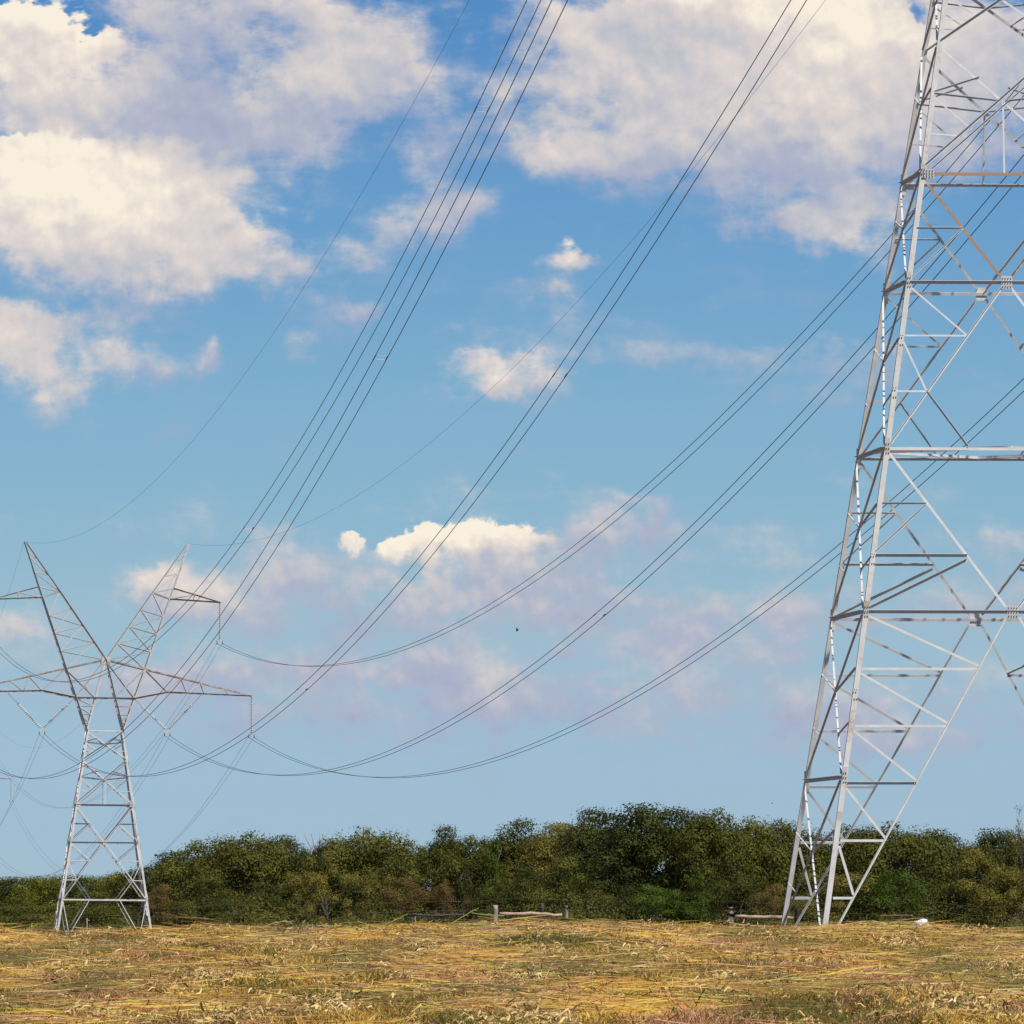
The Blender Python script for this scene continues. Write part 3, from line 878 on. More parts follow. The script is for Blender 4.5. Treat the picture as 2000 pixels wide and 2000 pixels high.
def crown(kind, shape, seed, nleaf):
    """unit tree: 1 tall, crown about 1 wide; returns crown mesh and trunk mesh"""
    r = np.random.default_rng(seed)
    lobes = []
    if shape == 'dome':
        n = 46
        for i in range(n):                      # lobes spread over a lumpy dome
            zt = (i + .5) / n
            q = math.sqrt(max(0, 1 - zt ** 2.4)) * .41; t = i * 2.39996 + r.normal() * .25
            s_ = 1 + r.normal() * .08
            lobes.append((q * math.cos(t) * s_, q * math.sin(t) * s_, .20 + zt * .67 * (1 + r.normal() * .05), r.uniform(.06, .15)))
        for i in range(14):
            t = r.uniform(0, 2 * math.pi); q = r.uniform(0, .28)
            lobes.append((q * math.cos(t), q * math.sin(t), r.uniform(.25, .75), .16))
        flat = .85
    elif shape == 'shrub':
        for i in range(30):
            t = r.uniform(0, 2 * math.pi); q = r.uniform(0, 1) ** .5 * .42
            zt = .10 + r.uniform(0, 1) * .80 * math.sqrt(max(0, 1 - (q / .5) ** 2))
            lobes.append((q * math.cos(t), q * math.sin(t), zt, r.uniform(.09, .15)))
        flat = .9
    elif shape == 'cone':
        for i in range(30):
            zt = r.uniform(.05, .95); t = r.uniform(0, 2 * math.pi); q = (1 - zt) * .40 * r.uniform(.3, 1)
            lobes.append((q * math.cos(t), q * math.sin(t), zt, .04 + .10 * (1 - zt)))
        flat = 1.2
    elif shape == 'airy':
        for i in range(26):
            t = r.uniform(0, 2 * math.pi); q = r.uniform(0, 1) ** .6 * .40
            zt = .12 + r.uniform(0, 1) * .84 * math.sqrt(max(0, 1 - (q / .5) ** 2))
            lobes.append((q * math.cos(t), q * math.sin(t), zt, r.uniform(.06, .12)))
        flat = 1.0
    else:   # sparse: a loose upright top
        for i in range(22):
            t = r.uniform(0, 2 * math.pi); zt = r.uniform(.3, .98); q = r.uniform(.05, .38) * (1.2 - zt)
            lobes.append((q * math.cos(t), q * math.sin(t), zt, r.uniform(.04, .08)))
        flat = 1.2
    lobes = np.array(lobes)
    wt = lobes[:, 3] ** 2; wt /= wt.sum()
    idx = r.choice(len(lobes), nleaf, p=wt)
    d = unit(r.normal(size=(nleaf, 3)))
    rad = lobes[idx, 3] * (1 - .45 * r.uniform(0, 1, nleaf) ** 2.0) * (1 + .22 * r.normal(size=nleaf).clip(-1.5, 2))
    C = lobes[idx, :3] + d * rad[:, None] * np.array([1, 1, flat])
    # ragged clumping: pull leaves to small twig ends
    tw = C + r.normal(size=C.shape) * .004
    step = .035
    cell = np.floor(tw / step)
    jit = (np.sin(cell[:, 0] * 12.9 + cell[:, 1] * 78.2 + cell[:, 2] * 37.7) * 43758.5) % 1.0
    shade = (d[:, 2] > -.25) | (r.uniform(size=nleaf) < .3)
    keep = shade & (jit > (.16 if shape != 'sparse' else .5))
    C = C[keep]; d = d[keep]; idx = idx[keep]; jit = jit[keep]
    C[:, 2] = np.maximum(C[:, 2], 0.015)
    C[:, 2] = np.where(C[:, 2] > .95, .95 + (C[:, 2] - .95) * .55, C[:, 2])
    n = len(C)
    nrm = unit(d * 1.0 + r.normal(size=(n, 3)) * .36 + np.array([0, 0, .25]))
    A = unit(np.cross(nrm, unit(r.normal(size=(n, 3)))))
    B = np.cross(nrm, A)
    s = r.uniform(.6, 1.25, n)[:, None] * (.0088 if shape not in ('airy', 'sparse') else .0080)
    lobe_tone = r.uniform(.12, .55, len(lobes))
    tone = np.clip(lobe_tone[idx] + r.normal(size=n) * .07 + (jit - .6) * .10, 0, 1)
    me = quads_mesh("crown_" + kind, C, A * s * 1.25, B * s, tone, LM[kind])
    # trunk and limbs
    mb = MB()
    tr = {'shrub': .012, 'sparse': .007, 'airy': .010}.get(shape, .022)
    top = .55 if shape not in ('cone', 'sparse') else .9
    pts = [Vector((0, 0, -.05))]
    for i in range(1, 6):
        pts.append(Vector((r.normal() * .012 * i, r.normal() * .012 * i, top * i / 5)))
    mb.tube(pts, [tr * (1.25 - .2 * i) for i in range(6)], 7)
    for i in r.choice(len(lobes), min(14, len(lobes)), replace=False):
        L0 = lobes[i]
        b = pts[min(4, 1 + int(L0[2] * 4 * .7))]
        e = Vector(L0[:3]) * 1.0
        mid = (b + e) / 2 + Vector((r.normal() * .03, r.normal() * .03, .02))
        mb.tube([b, mid, e + (e - mid) * .35], [tr * .5, tr * .3, tr * .08], 5)
    tm = bpy.data.meshes.new("trunk_" + kind)
    tm.from_pydata(mb.v, [], mb.f)
    tm.materials.append(M_BARK)
    return me, tm

PROTO = {}
def proto(kind, shape, i):
    key = (kind, shape, i)
    if key not in PROTO:
        nl = {'dome': 42000, 'shrub': 30000, 'cone': 16000, 'airy': 16000, 'sparse': 1500}[shape]
        PROTO[key] = crown(kind, shape, abs(hash(kind)) % 1 + sum(map(ord, kind + shape)) * 7 + i, nl)
    return PROTO[key]

tree_i = [0]
def tree(px, top, wpx, d, kind, shape, label, name="tree", group="trees of the tree line"):
    i = tree_i[0]; tree_i[0] += 1
    x = (px - 1000) * d / F
    zg = float(ground_z(x, d))
    h = (YH - top) * d / F - zg
    wd = wpx * d / F * (1.5 if shape == 'dome' else 1.15 if shape == 'shrub' else 1.0)
    cm, tm = proto(kind, shape, i % 2)
    o = empty(name, (x, d, zg - .1), (0, 0, i * 2.399))
    tag(o, label, "tree" if name == "tree" else "shrub", group)
    for nm, me in (("crown", cm), ("trunk", tm)):
        c = link_mesh(nm, me, o)
        c.scale = (wd, wd, h + .1)
    return o

TREES = [
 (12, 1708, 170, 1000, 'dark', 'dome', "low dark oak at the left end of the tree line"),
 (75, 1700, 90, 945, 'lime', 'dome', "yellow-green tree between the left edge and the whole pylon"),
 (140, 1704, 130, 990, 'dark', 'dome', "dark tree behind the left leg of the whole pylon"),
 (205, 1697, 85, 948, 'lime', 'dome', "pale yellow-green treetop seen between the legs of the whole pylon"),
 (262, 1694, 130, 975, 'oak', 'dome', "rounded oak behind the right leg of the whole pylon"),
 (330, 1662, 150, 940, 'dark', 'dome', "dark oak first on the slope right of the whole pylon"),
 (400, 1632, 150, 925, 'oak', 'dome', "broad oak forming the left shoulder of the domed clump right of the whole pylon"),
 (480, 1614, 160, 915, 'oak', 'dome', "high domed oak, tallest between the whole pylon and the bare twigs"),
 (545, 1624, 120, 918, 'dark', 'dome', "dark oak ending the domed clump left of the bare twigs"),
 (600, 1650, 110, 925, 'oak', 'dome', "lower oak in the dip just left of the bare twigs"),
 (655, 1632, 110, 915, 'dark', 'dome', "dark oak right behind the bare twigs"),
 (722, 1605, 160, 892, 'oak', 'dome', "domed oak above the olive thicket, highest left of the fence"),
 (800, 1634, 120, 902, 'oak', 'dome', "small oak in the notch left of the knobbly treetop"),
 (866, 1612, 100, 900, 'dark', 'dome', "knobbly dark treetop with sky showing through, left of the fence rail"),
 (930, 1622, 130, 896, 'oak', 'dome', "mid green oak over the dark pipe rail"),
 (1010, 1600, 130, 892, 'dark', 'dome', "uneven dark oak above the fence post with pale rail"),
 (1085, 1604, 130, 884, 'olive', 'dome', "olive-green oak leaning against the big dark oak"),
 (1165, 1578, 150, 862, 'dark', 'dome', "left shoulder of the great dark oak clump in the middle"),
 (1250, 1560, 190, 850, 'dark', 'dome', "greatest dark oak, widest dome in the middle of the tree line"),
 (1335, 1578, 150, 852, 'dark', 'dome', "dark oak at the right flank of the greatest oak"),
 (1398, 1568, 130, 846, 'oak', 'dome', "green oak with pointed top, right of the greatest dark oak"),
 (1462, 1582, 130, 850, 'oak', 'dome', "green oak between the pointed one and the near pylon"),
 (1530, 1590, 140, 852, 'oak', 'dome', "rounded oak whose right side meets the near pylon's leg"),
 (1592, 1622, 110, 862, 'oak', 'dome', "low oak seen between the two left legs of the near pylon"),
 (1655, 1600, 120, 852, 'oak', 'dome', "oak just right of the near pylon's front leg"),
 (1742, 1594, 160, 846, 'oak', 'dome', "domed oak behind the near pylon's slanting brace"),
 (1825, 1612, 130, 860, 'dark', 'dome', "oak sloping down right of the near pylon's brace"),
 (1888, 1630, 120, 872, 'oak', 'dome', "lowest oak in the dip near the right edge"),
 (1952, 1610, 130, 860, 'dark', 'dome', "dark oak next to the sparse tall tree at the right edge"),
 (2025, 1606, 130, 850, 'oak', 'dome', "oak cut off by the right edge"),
 (1990, 1566, 90, 846, 'olive', 'sparse', "sparse feathery treetop sticking up at the right edge"),
 # nearer row
 (20, 1745, 130, 930, 'oak', 'shrub', "green bushy tree low at the far left"),
 (190, 1738, 150, 925, 'oak', 'shrub', "bushy dark tree filling the space between the whole pylon's legs"),
 (310, 1722, 130, 900, 'brown', 'airy', "brownish thin tree right of the whole pylon's foot"),
 (395, 1706, 150, 880, 'oak', 'shrub', "rounded green bush tree in front of the domed clump"),
 (500, 1712, 150, 875, 'dark', 'shrub', "dark bush tree below the high domed oak"),
 (590, 1690, 130, 870, 'olive', 'airy', "olive thin-leaved tree left of the tall olive tree"),
 (640, 1650, 150, 865, 'olive', 'airy', "tall airy olive tree with pale limbs showing"),
 (725, 1690, 140, 850, 'olive', 'airy', "olive bush in front of the domed oak"),
 (800, 1706, 150, 845, 'brown', 'airy', "brown twiggy thicket left of the dark pipe rail"),
 (868, 1700, 110, 842, 'brown', 'airy', "grey-brown bare brush behind the dark pipe rail"),
 (905, 1668, 110, 846, 'dark', 'cone', "narrow dark cedar behind the dark pipe rail"),
 (965, 1634, 120, 850, 'cedar', 'cone', "bright green cedar with pointed top above the fence post"),
 (1010, 1680, 140, 838, 'dark', 'shrub', "dark bush tree behind the pale fence rail"),
 (1095, 1668, 150, 836, 'oak', 'shrub', "green bush tree right of the pale fence rail"),
 (1190, 1710, 150, 822, 'dark', 'shrub', "dark low bush under the great oak clump"),
 (1280, 1720, 130, 820, 'cedar', 'shrub', "low green bush under the greatest oak"),
 (1362, 1690, 130, 818, 'cedar', 'cone', "bright cedar standing before the dark oaks, left of the second fence rail"),
 (1440, 1690, 150, 828, 'dark', 'shrub', "dark bush tree above the second fence rail"),
 (1510, 1720, 120, 822, 'brown', 'airy', "brown brush left of the near pylon's legs"),
 (1570, 1700, 130, 826, 'oak', 'shrub', "bush tree between the near pylon's left legs"),
 (1660, 1690, 150, 820, 'olive', 'shrub', "olive bush tree right of the near pylon's front leg"),
 (1740, 1688, 160, 818, 'cedar', 'shrub', "deep green bush behind the white plastic bag"),
 (1835, 1680, 150, 824, 'dark', 'shrub', "dark bush right of the white plastic bag"),
 (1925, 1650, 150, 822, 'olive', 'shrub', "yellowish olive bush tree near the right edge"),
 (2010, 1690, 140, 818, 'olive', 'airy', "olive brush cut off by the lower right edge"),
]
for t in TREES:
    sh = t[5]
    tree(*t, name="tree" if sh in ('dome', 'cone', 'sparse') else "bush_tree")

def bare_twigs():
    o = empty("bare_tree", (at(622, 0, 945).x, 945, -2.5))
    tag(o, "bare pinkish twigs sticking up in the dip between the two domed oak clumps", "tree")
    mb = MB(); r = np.random.default_rng(4)
    h = (YH - 1626) * 945 / F + 2.5
    mb.tube([Vector((0, 0, 0)), Vector((.1, 0, h * .6)), Vector((.05, 0, h * .75))], [.07, .05, .04], 6)
    for i in range(26):
        b = Vector((.08, 0, h * r.uniform(.55, .75)))
        e = Vector((r.normal() * .7, r.normal() * .7, h * r.uniform(.8, 1.0)))
        mb.tube([b, (b + e) / 2 + Vector((r.normal() * .1, r.normal() * .1, -.1)), e], [.055, .04, .022], 4)
    m, nt, p = mat("pale_twig")
    nt.links.new(ramp(nt, nz(nt, 4.0).outputs['Fac'], [(.3, (.30, .22, .19)), (.7, (.42, .33, .29))]), p.inputs['Base Color'])
    mb.build("branch", m, o)
bare_twigs()

def undergrowth():
    """brush and weeds along the foot of the wood, one uncountable mass"""
    r = np.random.default_rng(11)
    n = 130000
    x0 = r.uniform(-60, 60, n); d = r.uniform(795, 930, n)
    x = x0
    z0 = ground_z(x, d)
    back = 1 - smooth(330, 560, 1000 + F * x / d + 40 * np.sin(d * .7))
    d = d * (1 - back) + (d * .30 + 670) * back
    z0 = ground_z(x, d)
    top = (1.6 + 1.5 * np.sin(x * .35) * np.sin(x * .11 + 1) + .8 * np.sin(x * 1.3 + d * .2))
    z = z0 + r.uniform(0, 1, n) ** .8 * np.maximum(top, .8)
    C = np.stack([x, d, z], 1)
    nrm = unit(r.normal(size=(n, 3)) + np.array([0, -.5, .3]))
    A = unit(np.cross(nrm, unit(r.normal(size=(n, 3))))); B = np.cross(nrm, A)
    s = r.uniform(.04, .095, n)[:, None]
    tone = np.clip(.35 + .3 * np.sin(x * .8 + d * .05) + r.normal(size=n) * .15, 0, 1)
    me = quads_mesh("undergrowth", C, A * s * 1.4, B * s, tone * .8, LM['oak'])
    tag(link_mesh("undergrowth", me), kind="stuff")
undergrowth()

# ------------------------------------------------------------------ mown hay field
M_HAY, _nt, _p = mat("grass_blade")
_a = _nt.nodes.new('ShaderNodeAttribute'); _a.attribute_name = "blade_colour"
_nt.links.new(_a.outputs['Color'], _p.inputs['Base Color'])
_p.inputs['Roughness'].default_value = 0.55
_p.inputs['Specular IOR Level'].default_value = 0.3
_t = _nt.nodes.new('ShaderNodeBsdfTranslucent'); _nt.links.new(_a.outputs['Color'], _t.inputs[0])
_m = _nt.nodes.new('ShaderNodeMixShader'); _m.inputs[0].default_value = 0.25
_o = [n for n in _nt.nodes if n.type == 'OUTPUT_MATERIAL'][0]
_nt.links.new(_p.outputs[0], _m.inputs[1]); _nt.links.new(_t.outputs[0], _m.inputs[2]); _nt.links.new(_m.outputs[0], _o.inputs[0])

def strips_mesh(name, P, W, colr, seg):
    """P (N,seg+1,3) centre lines, W (N,seg+1,3) half-width vectors, colr (N,3)"""
    n = len(P); k = seg + 1
    vs = np.empty((n, k, 2, 3)); vs[:, :, 0] = P - W; vs[:, :, 1] = P + W
    base = (np.arange(n) * k * 2)[:, None]
    q = np.stack([np.stack([base[:, 0] + 2 * i, base[:, 0] + 2 * i + 1, base[:, 0] + 2 * i + 3, base[:, 0] + 2 * i + 2], 1) for i in range(seg)], 1)
    nf = n * seg
    me = bpy.data.meshes.new(name)
    me.vertices.add(n * k * 2); me.loops.add(nf * 4); me.polygons.add(nf)
    me.vertices.foreach_set("co", vs.reshape(-1).astype(np.float32))
    me.loops.foreach_set("vertex_index", q.reshape(-1).astype(np.int32))
    me.polygons.foreach_set("loop_start", np.arange(0, nf * 4, 4, dtype=np.int32))
    me.polygons.foreach_set("loop_total", np.full(nf, 4, np.int32))
    a = me.attributes.new("blade_colour", 'FLOAT_COLOR', 'POINT')
    c4 = np.ones((n, k * 2, 4)); c4[:, :, :3] = colr[:, None, :]
    a.data.foreach_set("color", c4.reshape(-1).astype(np.float32))
    me.materials.append(M_HAY)
    me.update()
    return me

def fbm2(x, y, seed, oct=4):
    r = np.random.default_rng(seed); v = 0; amp = 1
    for o in range(oct):
        for _ in range(3):
            th = r.uniform(0, 6.28); f = 2 ** o * r.uniform(.7, 1.3)
            v = v + amp * np.sin((x * math.cos(th) + y * math.sin(th)) * f + r.uniform(0, 6.28)) / 3
        amp *= .55
    return v

def scatter(n, r, frac_img=.6, d0=134., d1=306.):
    """positions over the field, denser where the picture shows more of it per metre"""
    k = int(n * frac_img)
    d = np.concatenate([d0 * (d1 / d0) ** r.uniform(0, 1, k), np.sqrt(r.uniform(d0 ** 2, d1 ** 2, n - k))])
    t = r.uniform(-.0585, .0585, n)
    x = t * d
    return x, d

def pick(r, pal, n, jit=.16):
    pal = np.array(pal)
    c = pal[r.integers(0, len(pal), n)]
    return np.clip(c * (1 + r.normal(size=(n, 1)) * jit) * (1 + r.normal(size=(n, 3)) * .05), .01, .9)

PINK = [(0.530, 0.253, 0.135), (0.631, 0.333, 0.180), (0.378, 0.149, 0.068), (0.682, 0.413, 0.226), (0.278, 0.114, 0.045)]
GOLD = [(0.707, 0.413, 0.062), (0.783, 0.493, 0.079), (0.580, 0.287, 0.033), (0.833, 0.596, 0.135), (0.429, 0.184, 0.023), (0.657, 0.447, 0.056), (0.304, 0.114, 0.013)]
GREEN = [(0.126, 0.143, 0.020), (0.215, 0.195, 0.030), (0.063, 0.074, 0.011), (0.290, 0.230, 0.040), (0.152, 0.155, 0.029)]
PALE = [(0.732, 0.504, 0.193), (0.631, 0.435, 0.157), (0.833, 0.618, 0.294), (0.454, 0.298, 0.101), (0.278, 0.206, 0.068)]
OLIVE = [(0.353, 0.241, 0.045), (0.416, 0.287, 0.056), (0.189, 0.120, 0.020), (0.454, 0.310, 0.062)]
DARK = [(0.152, 0.098, 0.023), (0.101, 0.069, 0.017), (0.202, 0.103, 0.029), (0.075, 0.069, 0.013)]

def row_weight(x, y):
    """windrows lie across the view, wandering a little"""
    yy = y + 3.0 * np.sin(x * .13) + 1.5 * fbm2(x * .12, y * .05, 5, 2)
    return .5 + .5 * np.sin(yy * 2 * math.pi / 21.0) + .35 * fbm2(x * .22, y * .12, 9, 3)

def field():
    r = np.random.default_rng(21)
    # stubble
    n = 300000
    x, y = scatter(n, r)
    pk = fbm2(x * 1.3, y * .11, 3, 4)
    hm = np.clip(1 + .45 * fbm2(x * 2.6, y * .25, 17, 3), .4, 2)
    w = row_weight(x, y)
    keep = (r.uniform(size=n) < np.clip(1.25 - .7 * w, .3, 1))
    x, y, pk, hm = x[keep], y[keep], pk[keep], hm[keep]; n = len(x)
    z = ground_z(x, y)
    h = r.uniform(.06, .20, n) * hm
    lean = r.normal(size=(n, 2)) * .6
    P = np.empty((n, 3, 3))
    for i, t in enumerate((0, .55, 1)):
        P[:, i, 0] = x + lean[:, 0] * h * t * t; P[:, i, 1] = y + lean[:, 1] * h * t * t; P[:, i, 2] = z + h * t - .01
    th = r.uniform(-.9, .9, n); wd = r.uniform(.005, .015, n)
    W = np.stack([np.cos(th) * wd, np.sin(th) * wd, 0 * wd], 1)[:, None, :] * np.array([1, .8, .15])[None, :, None]
    pj = pk + r.normal(size=n) * .22
    gj = fbm2(x * 1.2, y * .09, 8, 4) + r.normal(size=n) * .2
    c = np.where((pj > .20)[:, None], pick(r, PINK, n), np.where((gj > .45)[:, None], pick(r, GREEN + DARK, n), np.where((gj > 0)[:, None], pick(r, OLIVE + GOLD[4:] + DARK, n), pick(r, GOLD + OLIVE + PALE[:2], n))))
    tag(link_mesh("stubble", strips_mesh("stubble", P, W, c, 2)), kind="stuff")

    # loose mown hay: stalks lying down, mostly along the rows
    n = 150000
    x, y = scatter(n, r, .65)
    w = row_weight(x, y) + .5 * fbm2(x * .9, y * .16, 19, 3)
    keep = r.uniform(size=n) < np.clip(w * .95 - .1, .10, 1)
    x, y, w = x[keep], y[keep], w[keep]; n = len(x)
    z = ground_z(x, y)
    flow = .12 * fbm2(x * .3, y * .1, 13, 2)
    loose = r.uniform(size=n) < .84 - .38 * np.clip(w, 0, 1)
    th = np.where(loose, r.uniform(-math.pi, math.pi, n), flow + r.normal(size=n) * .16)
    ln = np.where(loose, r.uniform(.07, .26, n), r.uniform(.3, 1.4, n))
    lift = np.abs(r.normal(size=n)) * .085 * (.4 + np.clip(w, 0, 1.6)) + .02
    tilt = r.normal(size=n) * np.where(loose, .65, .10)
    bend = r.normal(size=n) * .12; bz = r.normal(size=n) * .05
    P = np.empty((n, 4, 3))
    for i, t in enumerate((-.5, -.17, .17, .5)):
        cx, sx = np.cos(th), np.sin(th)
        cv = bend * (t * t * 4 - .5) * ln
        P[:, i, 0] = x + cx * t * ln - sx * cv
        P[:, i, 1] = y + sx * t * ln + cx * cv
        P[:, i, 2] = z + lift + tilt * t * ln + bz * (.5 - t * t * 2) * ln
    P[:, :, 2] = np.maximum(P[:, :, 2], z[:, None] + .008)
    wd = np.where(loose & (r.uniform(size=n) < .3), r.uniform(.007, .013, n), r.uniform(.0028, .0065, n))
    W = np.stack([-np.sin(th) * wd * .55, np.cos(th) * wd * .55, np.abs(r.normal(size=n)) * wd * .6 + wd * .35], 1)[:, None, :] * np.array([.8, 1, 1, .35])[None, :, None]
    tone = fbm2(x * 1.5, y * .16, 31, 4) + r.normal(size=n) * .40
    c = np.where((tone > .45)[:, None], pick(r, GOLD, n), np.where((tone > -.25)[:, None], pick(r, OLIVE + GOLD[3:] + PINK + DARK, n), np.where((tone > -.55)[:, None], pick(r, PALE + OLIVE, n), pick(r, GREEN + DARK, n))))
    tag(link_mesh("cut_hay", strips_mesh("cut_hay", P, W, c, 3)), kind="stuff")

    # green grass left standing in patches
    n = 170000
    x, y = scatter(n, r)
    g = fbm2(x * 1.9, y * .15, 44, 4)
    keep = r.uniform(size=n) < np.clip((g - .22) * 2.4, .02, 1)
    x, y = x[keep], y[keep]; n = len(x)
    z = ground_z(x, y); h = r.uniform(.10, .30, n)
    lean = r.normal(size=(n, 2)) * .5
    P = np.empty((n, 4, 3))
    for i, t in enumerate((0, .4, .75, 1)):
        P[:, i, 0] = x + lean[:, 0] * h * t * t; P[:, i, 1] = y + lean[:, 1] * h * t * t; P[:, i, 2] = z + h * (t - .25 * t * t) - .01
    th = r.uniform(-.9, .9, n); wd = r.uniform(.005, .011, n)
    W = np.stack([np.cos(th) * wd, np.sin(th) * wd, 0 * wd], 1)[:, None, :] * np.array([1, 1, .7, .1])[None, :, None]
    tag(link_mesh("green_grass", strips_mesh("green_grass", P, W, pick(r, GREEN, n, .22), 3)), kind="stuff")

    # pale curled leaves
    n = 150000
    x, y = scatter(n, r)
    g = fbm2(x * 1.7, y * .14, 61, 4)
    keep = r.uniform(size=n) < np.clip((g - .22) * 1.7, .03, 1)
    x, y = x[keep], y[keep]; n = len(x)
    z = ground_z(x, y)
    th = r.uniform(-math.pi, math.pi, n); ln = r.uniform(.08, .26, n); curl = r.uniform(.2, 1.1, n)
    up = np.abs(r.normal(size=n)) * .10 + .03
    P = np.empty((n, 4, 3))
    for i, t in enumerate((0, .33, .66, 1)):
        P[:, i, 0] = x + np.cos(th) * ln * t * (1 - .3 * t); P[:, i, 1] = y + np.sin(th) * ln * t * (1 - .3 * t)
        P[:, i, 2] = z + up + curl * ln * (t - t * t) + .25 * ln * t * r.normal(size=n)
    P[:, :, 2] = np.maximum(P[:, :, 2], z[:, None] + .01)
    wd = r.uniform(.007, .020, n)
    W = np.stack([-np.sin(th) * wd * .6, np.cos(th) * wd * .6, wd * .7], 1)[:, None, :] * np.array([.6, 1, .9, .15])[None, :, None]
    tag(link_mesh("dry_leaves", strips_mesh("dry_leaves", P, W, pick(r, PALE, n), 3)), kind="stuff")

    # fringe of weeds along the crest
    n = 26000
    t = r.uniform(-.058, .058, n); y = r.uniform(292, 332, n); x = t * y
    col = 1000 + F * t
    z = ground_z(x, y)
    gap = .55 + .5 * fbm2(x * .9, y * .05, 71, 3)
    h = r.uniform(.05, .34, n) * np.clip(gap, .2, 1.6)
    lean = r.normal(size=(n, 2)) * .5
    P = np.empty((n, 4, 3))
    for i, q in enumerate((0, .4, .75, 1)):
        P[:, i, 0] = x + lean[:, 0] * h * q * q; P[:, i, 1] = y + lean[:, 1] * h * q * q; P[:, i, 2] = z + h * (q - .2 * q * q) - .01
    th = r.uniform(-.8, .8, n); wd = r.uniform(.005, .011, n)
    W = np.stack([np.cos(th) * wd, np.sin(th) * wd, 0 * wd], 1)[:, None, :] * np.array([1, 1, .7, .1])[None, :, None]
    c = np.where((r.uniform(size=n) < .35)[:, None], pick(r, GREEN, n), pick(r, OLIVE + GOLD[:4] + PALE, n))
    tag(link_mesh("crest_weeds", strips_mesh("crest_weeds", P, W, c, 3)), kind="stuff")
field()

# countable tufts and stems standing out against the trees
def tuft(px, d, label, n, h0, h1, pal, lean, spread, seed, wd=.013):
    r = np.random.default_rng(seed)
    x = (px - 1000) * d / F
    d = min(d, 296)
    z = float(ground_z(x, d)) + .03
    bx = r.normal(size=n) * spread; by = r.normal(size=n) * spread * .6
    h = r.uniform(h0, h1, n)
    lx = lean + r.normal(size=n) * .3; ly = r.normal(size=n) * .25
    P = np.empty((n, 6, 3))
    for i, t in enumerate(np.linspace(0, 1, 6)):
        P[:, i, 0] = bx + lx * h * t ** 1.8; P[:, i, 1] = by + ly * h * t ** 1.8; P[:, i, 2] = h * (t - .28 * t ** 3) - .03
    th = r.uniform(-.7, .7, n); w = r.uniform(.7, 1.3, n) * wd
    W = np.stack([np.cos(th) * w, np.sin(th) * w, 0 * w], 1)[:, None, :] * np.array([.8, 1, 1, .8, .5, .1])[None, :, None]
    o = link_mesh("grass_tuft", strips_mesh("grass_tuft", P, W, np.clip(pick(r, pal, n) * np.array([1.9, 1.8, 1.7]), 0, .75), 5), None, (x, d, z))
    tag(o, label, "grass tuft", "tufts standing up along the crest of the field")

tuft(52, 296, "green reed tuft at the left edge of the field crest", 26, .25, .62, GREEN, .5, .14, 1)
tuft(20, 296, "lower green tuft beside the reed tuft at the left edge", 22, .15, .35, GREEN + OLIVE, .4, .18, 2)
tuft(372, 297, "arching green tuft right of the whole pylon's foot", 24, .25, .58, GREEN, .55, .12, 3)
tuft(660, 294, "slanting green blades in the grass below the tall olive tree", 26, .25, .55, GREEN + OLIVE, .9, .16, 4)
tuft(700, 299, "thin seed stems standing left of the dark pipe rail", 8, .35, .62, OLIVE, .1, .25, 5, .006)
tuft(1780, 300, "small weeds sticking up left of the white plastic bag", 14, .15, .32, GREEN + OLIVE, .3, .2, 6)
tuft(1905, 298, "dry stems bowing over right of the white plastic bag", 12, .2, .38, PALE + OLIVE, .8, .4, 7)
tuft(1605, 300, "green weeds at the foot of the near pylon's front leg", 26, .12, .30, GREEN + OLIVE, .1, .3, 8)
tuft(1480, 300, "green weeds under the second fence rail", 30, .12, .26, GREEN, .1, .5, 9)

def stalk(pts, label, w, seed, palette):
    r = np.random.default_rng(seed)
    P0 = [at(*q) for q in pts]
    b = P0[0]
    mb = MB(); mb.tube([q - b for q in P0], [w, w, w * .8, w * .9, w * .4][:len(P0)], 5)
    # a few leaf sheaths
    for q in P0[1:-1]:
        c = q - b
        mb.tube([c, c + Vector((.06, 0, .03)), c + Vector((.14, 0, .015))], [w * .9, w * .7, w * .2], 4)
    m, nt, p = mat("grass_stalk")
    p.inputs['Base Color'].default_value = (*palette, 1); p.inputs['Roughness'].default_value = .5
    o = mb.build("grass_stalk", m, None, b)
    tag(o, label, "grass stalk", "long loose stalks on the crest of the field")
stalk([(862, 1816, 296), (885, 1802, 296), (905, 1790, 296), (922, 1780, 296), (936, 1773, 296)], "long yellow-green stalk slanting up in front of the fence post", .017, 1, (.36, .36, .07))
stalk([(985, 1789, 297), (950, 1787, 297), (921, 1783, 297)], "pale green stalk lying level beside the fence post", .012, 2, (.34, .40, .18))
stalk([(752, 1806, 297), (775, 1796, 297), (797, 1785, 297)], "short yellow stalk slanting up at the left end of the dark pipe rail", .014, 3, (.34, .33, .07))
stalk([(975, 1807, 297), (930, 1806, 297), (880, 1805, 297)], "light green stalk lying flat at the foot of the fence post", .013, 4, (.36, .42, .12))
stalk([(520, 1808, 297), (535, 1803, 297), (552, 1800, 297), (566, 1801, 297), (572, 1806, 297)], "dry bowed stem on the crest below the domed oak clump", .010, 5, (.55, .46, .26))

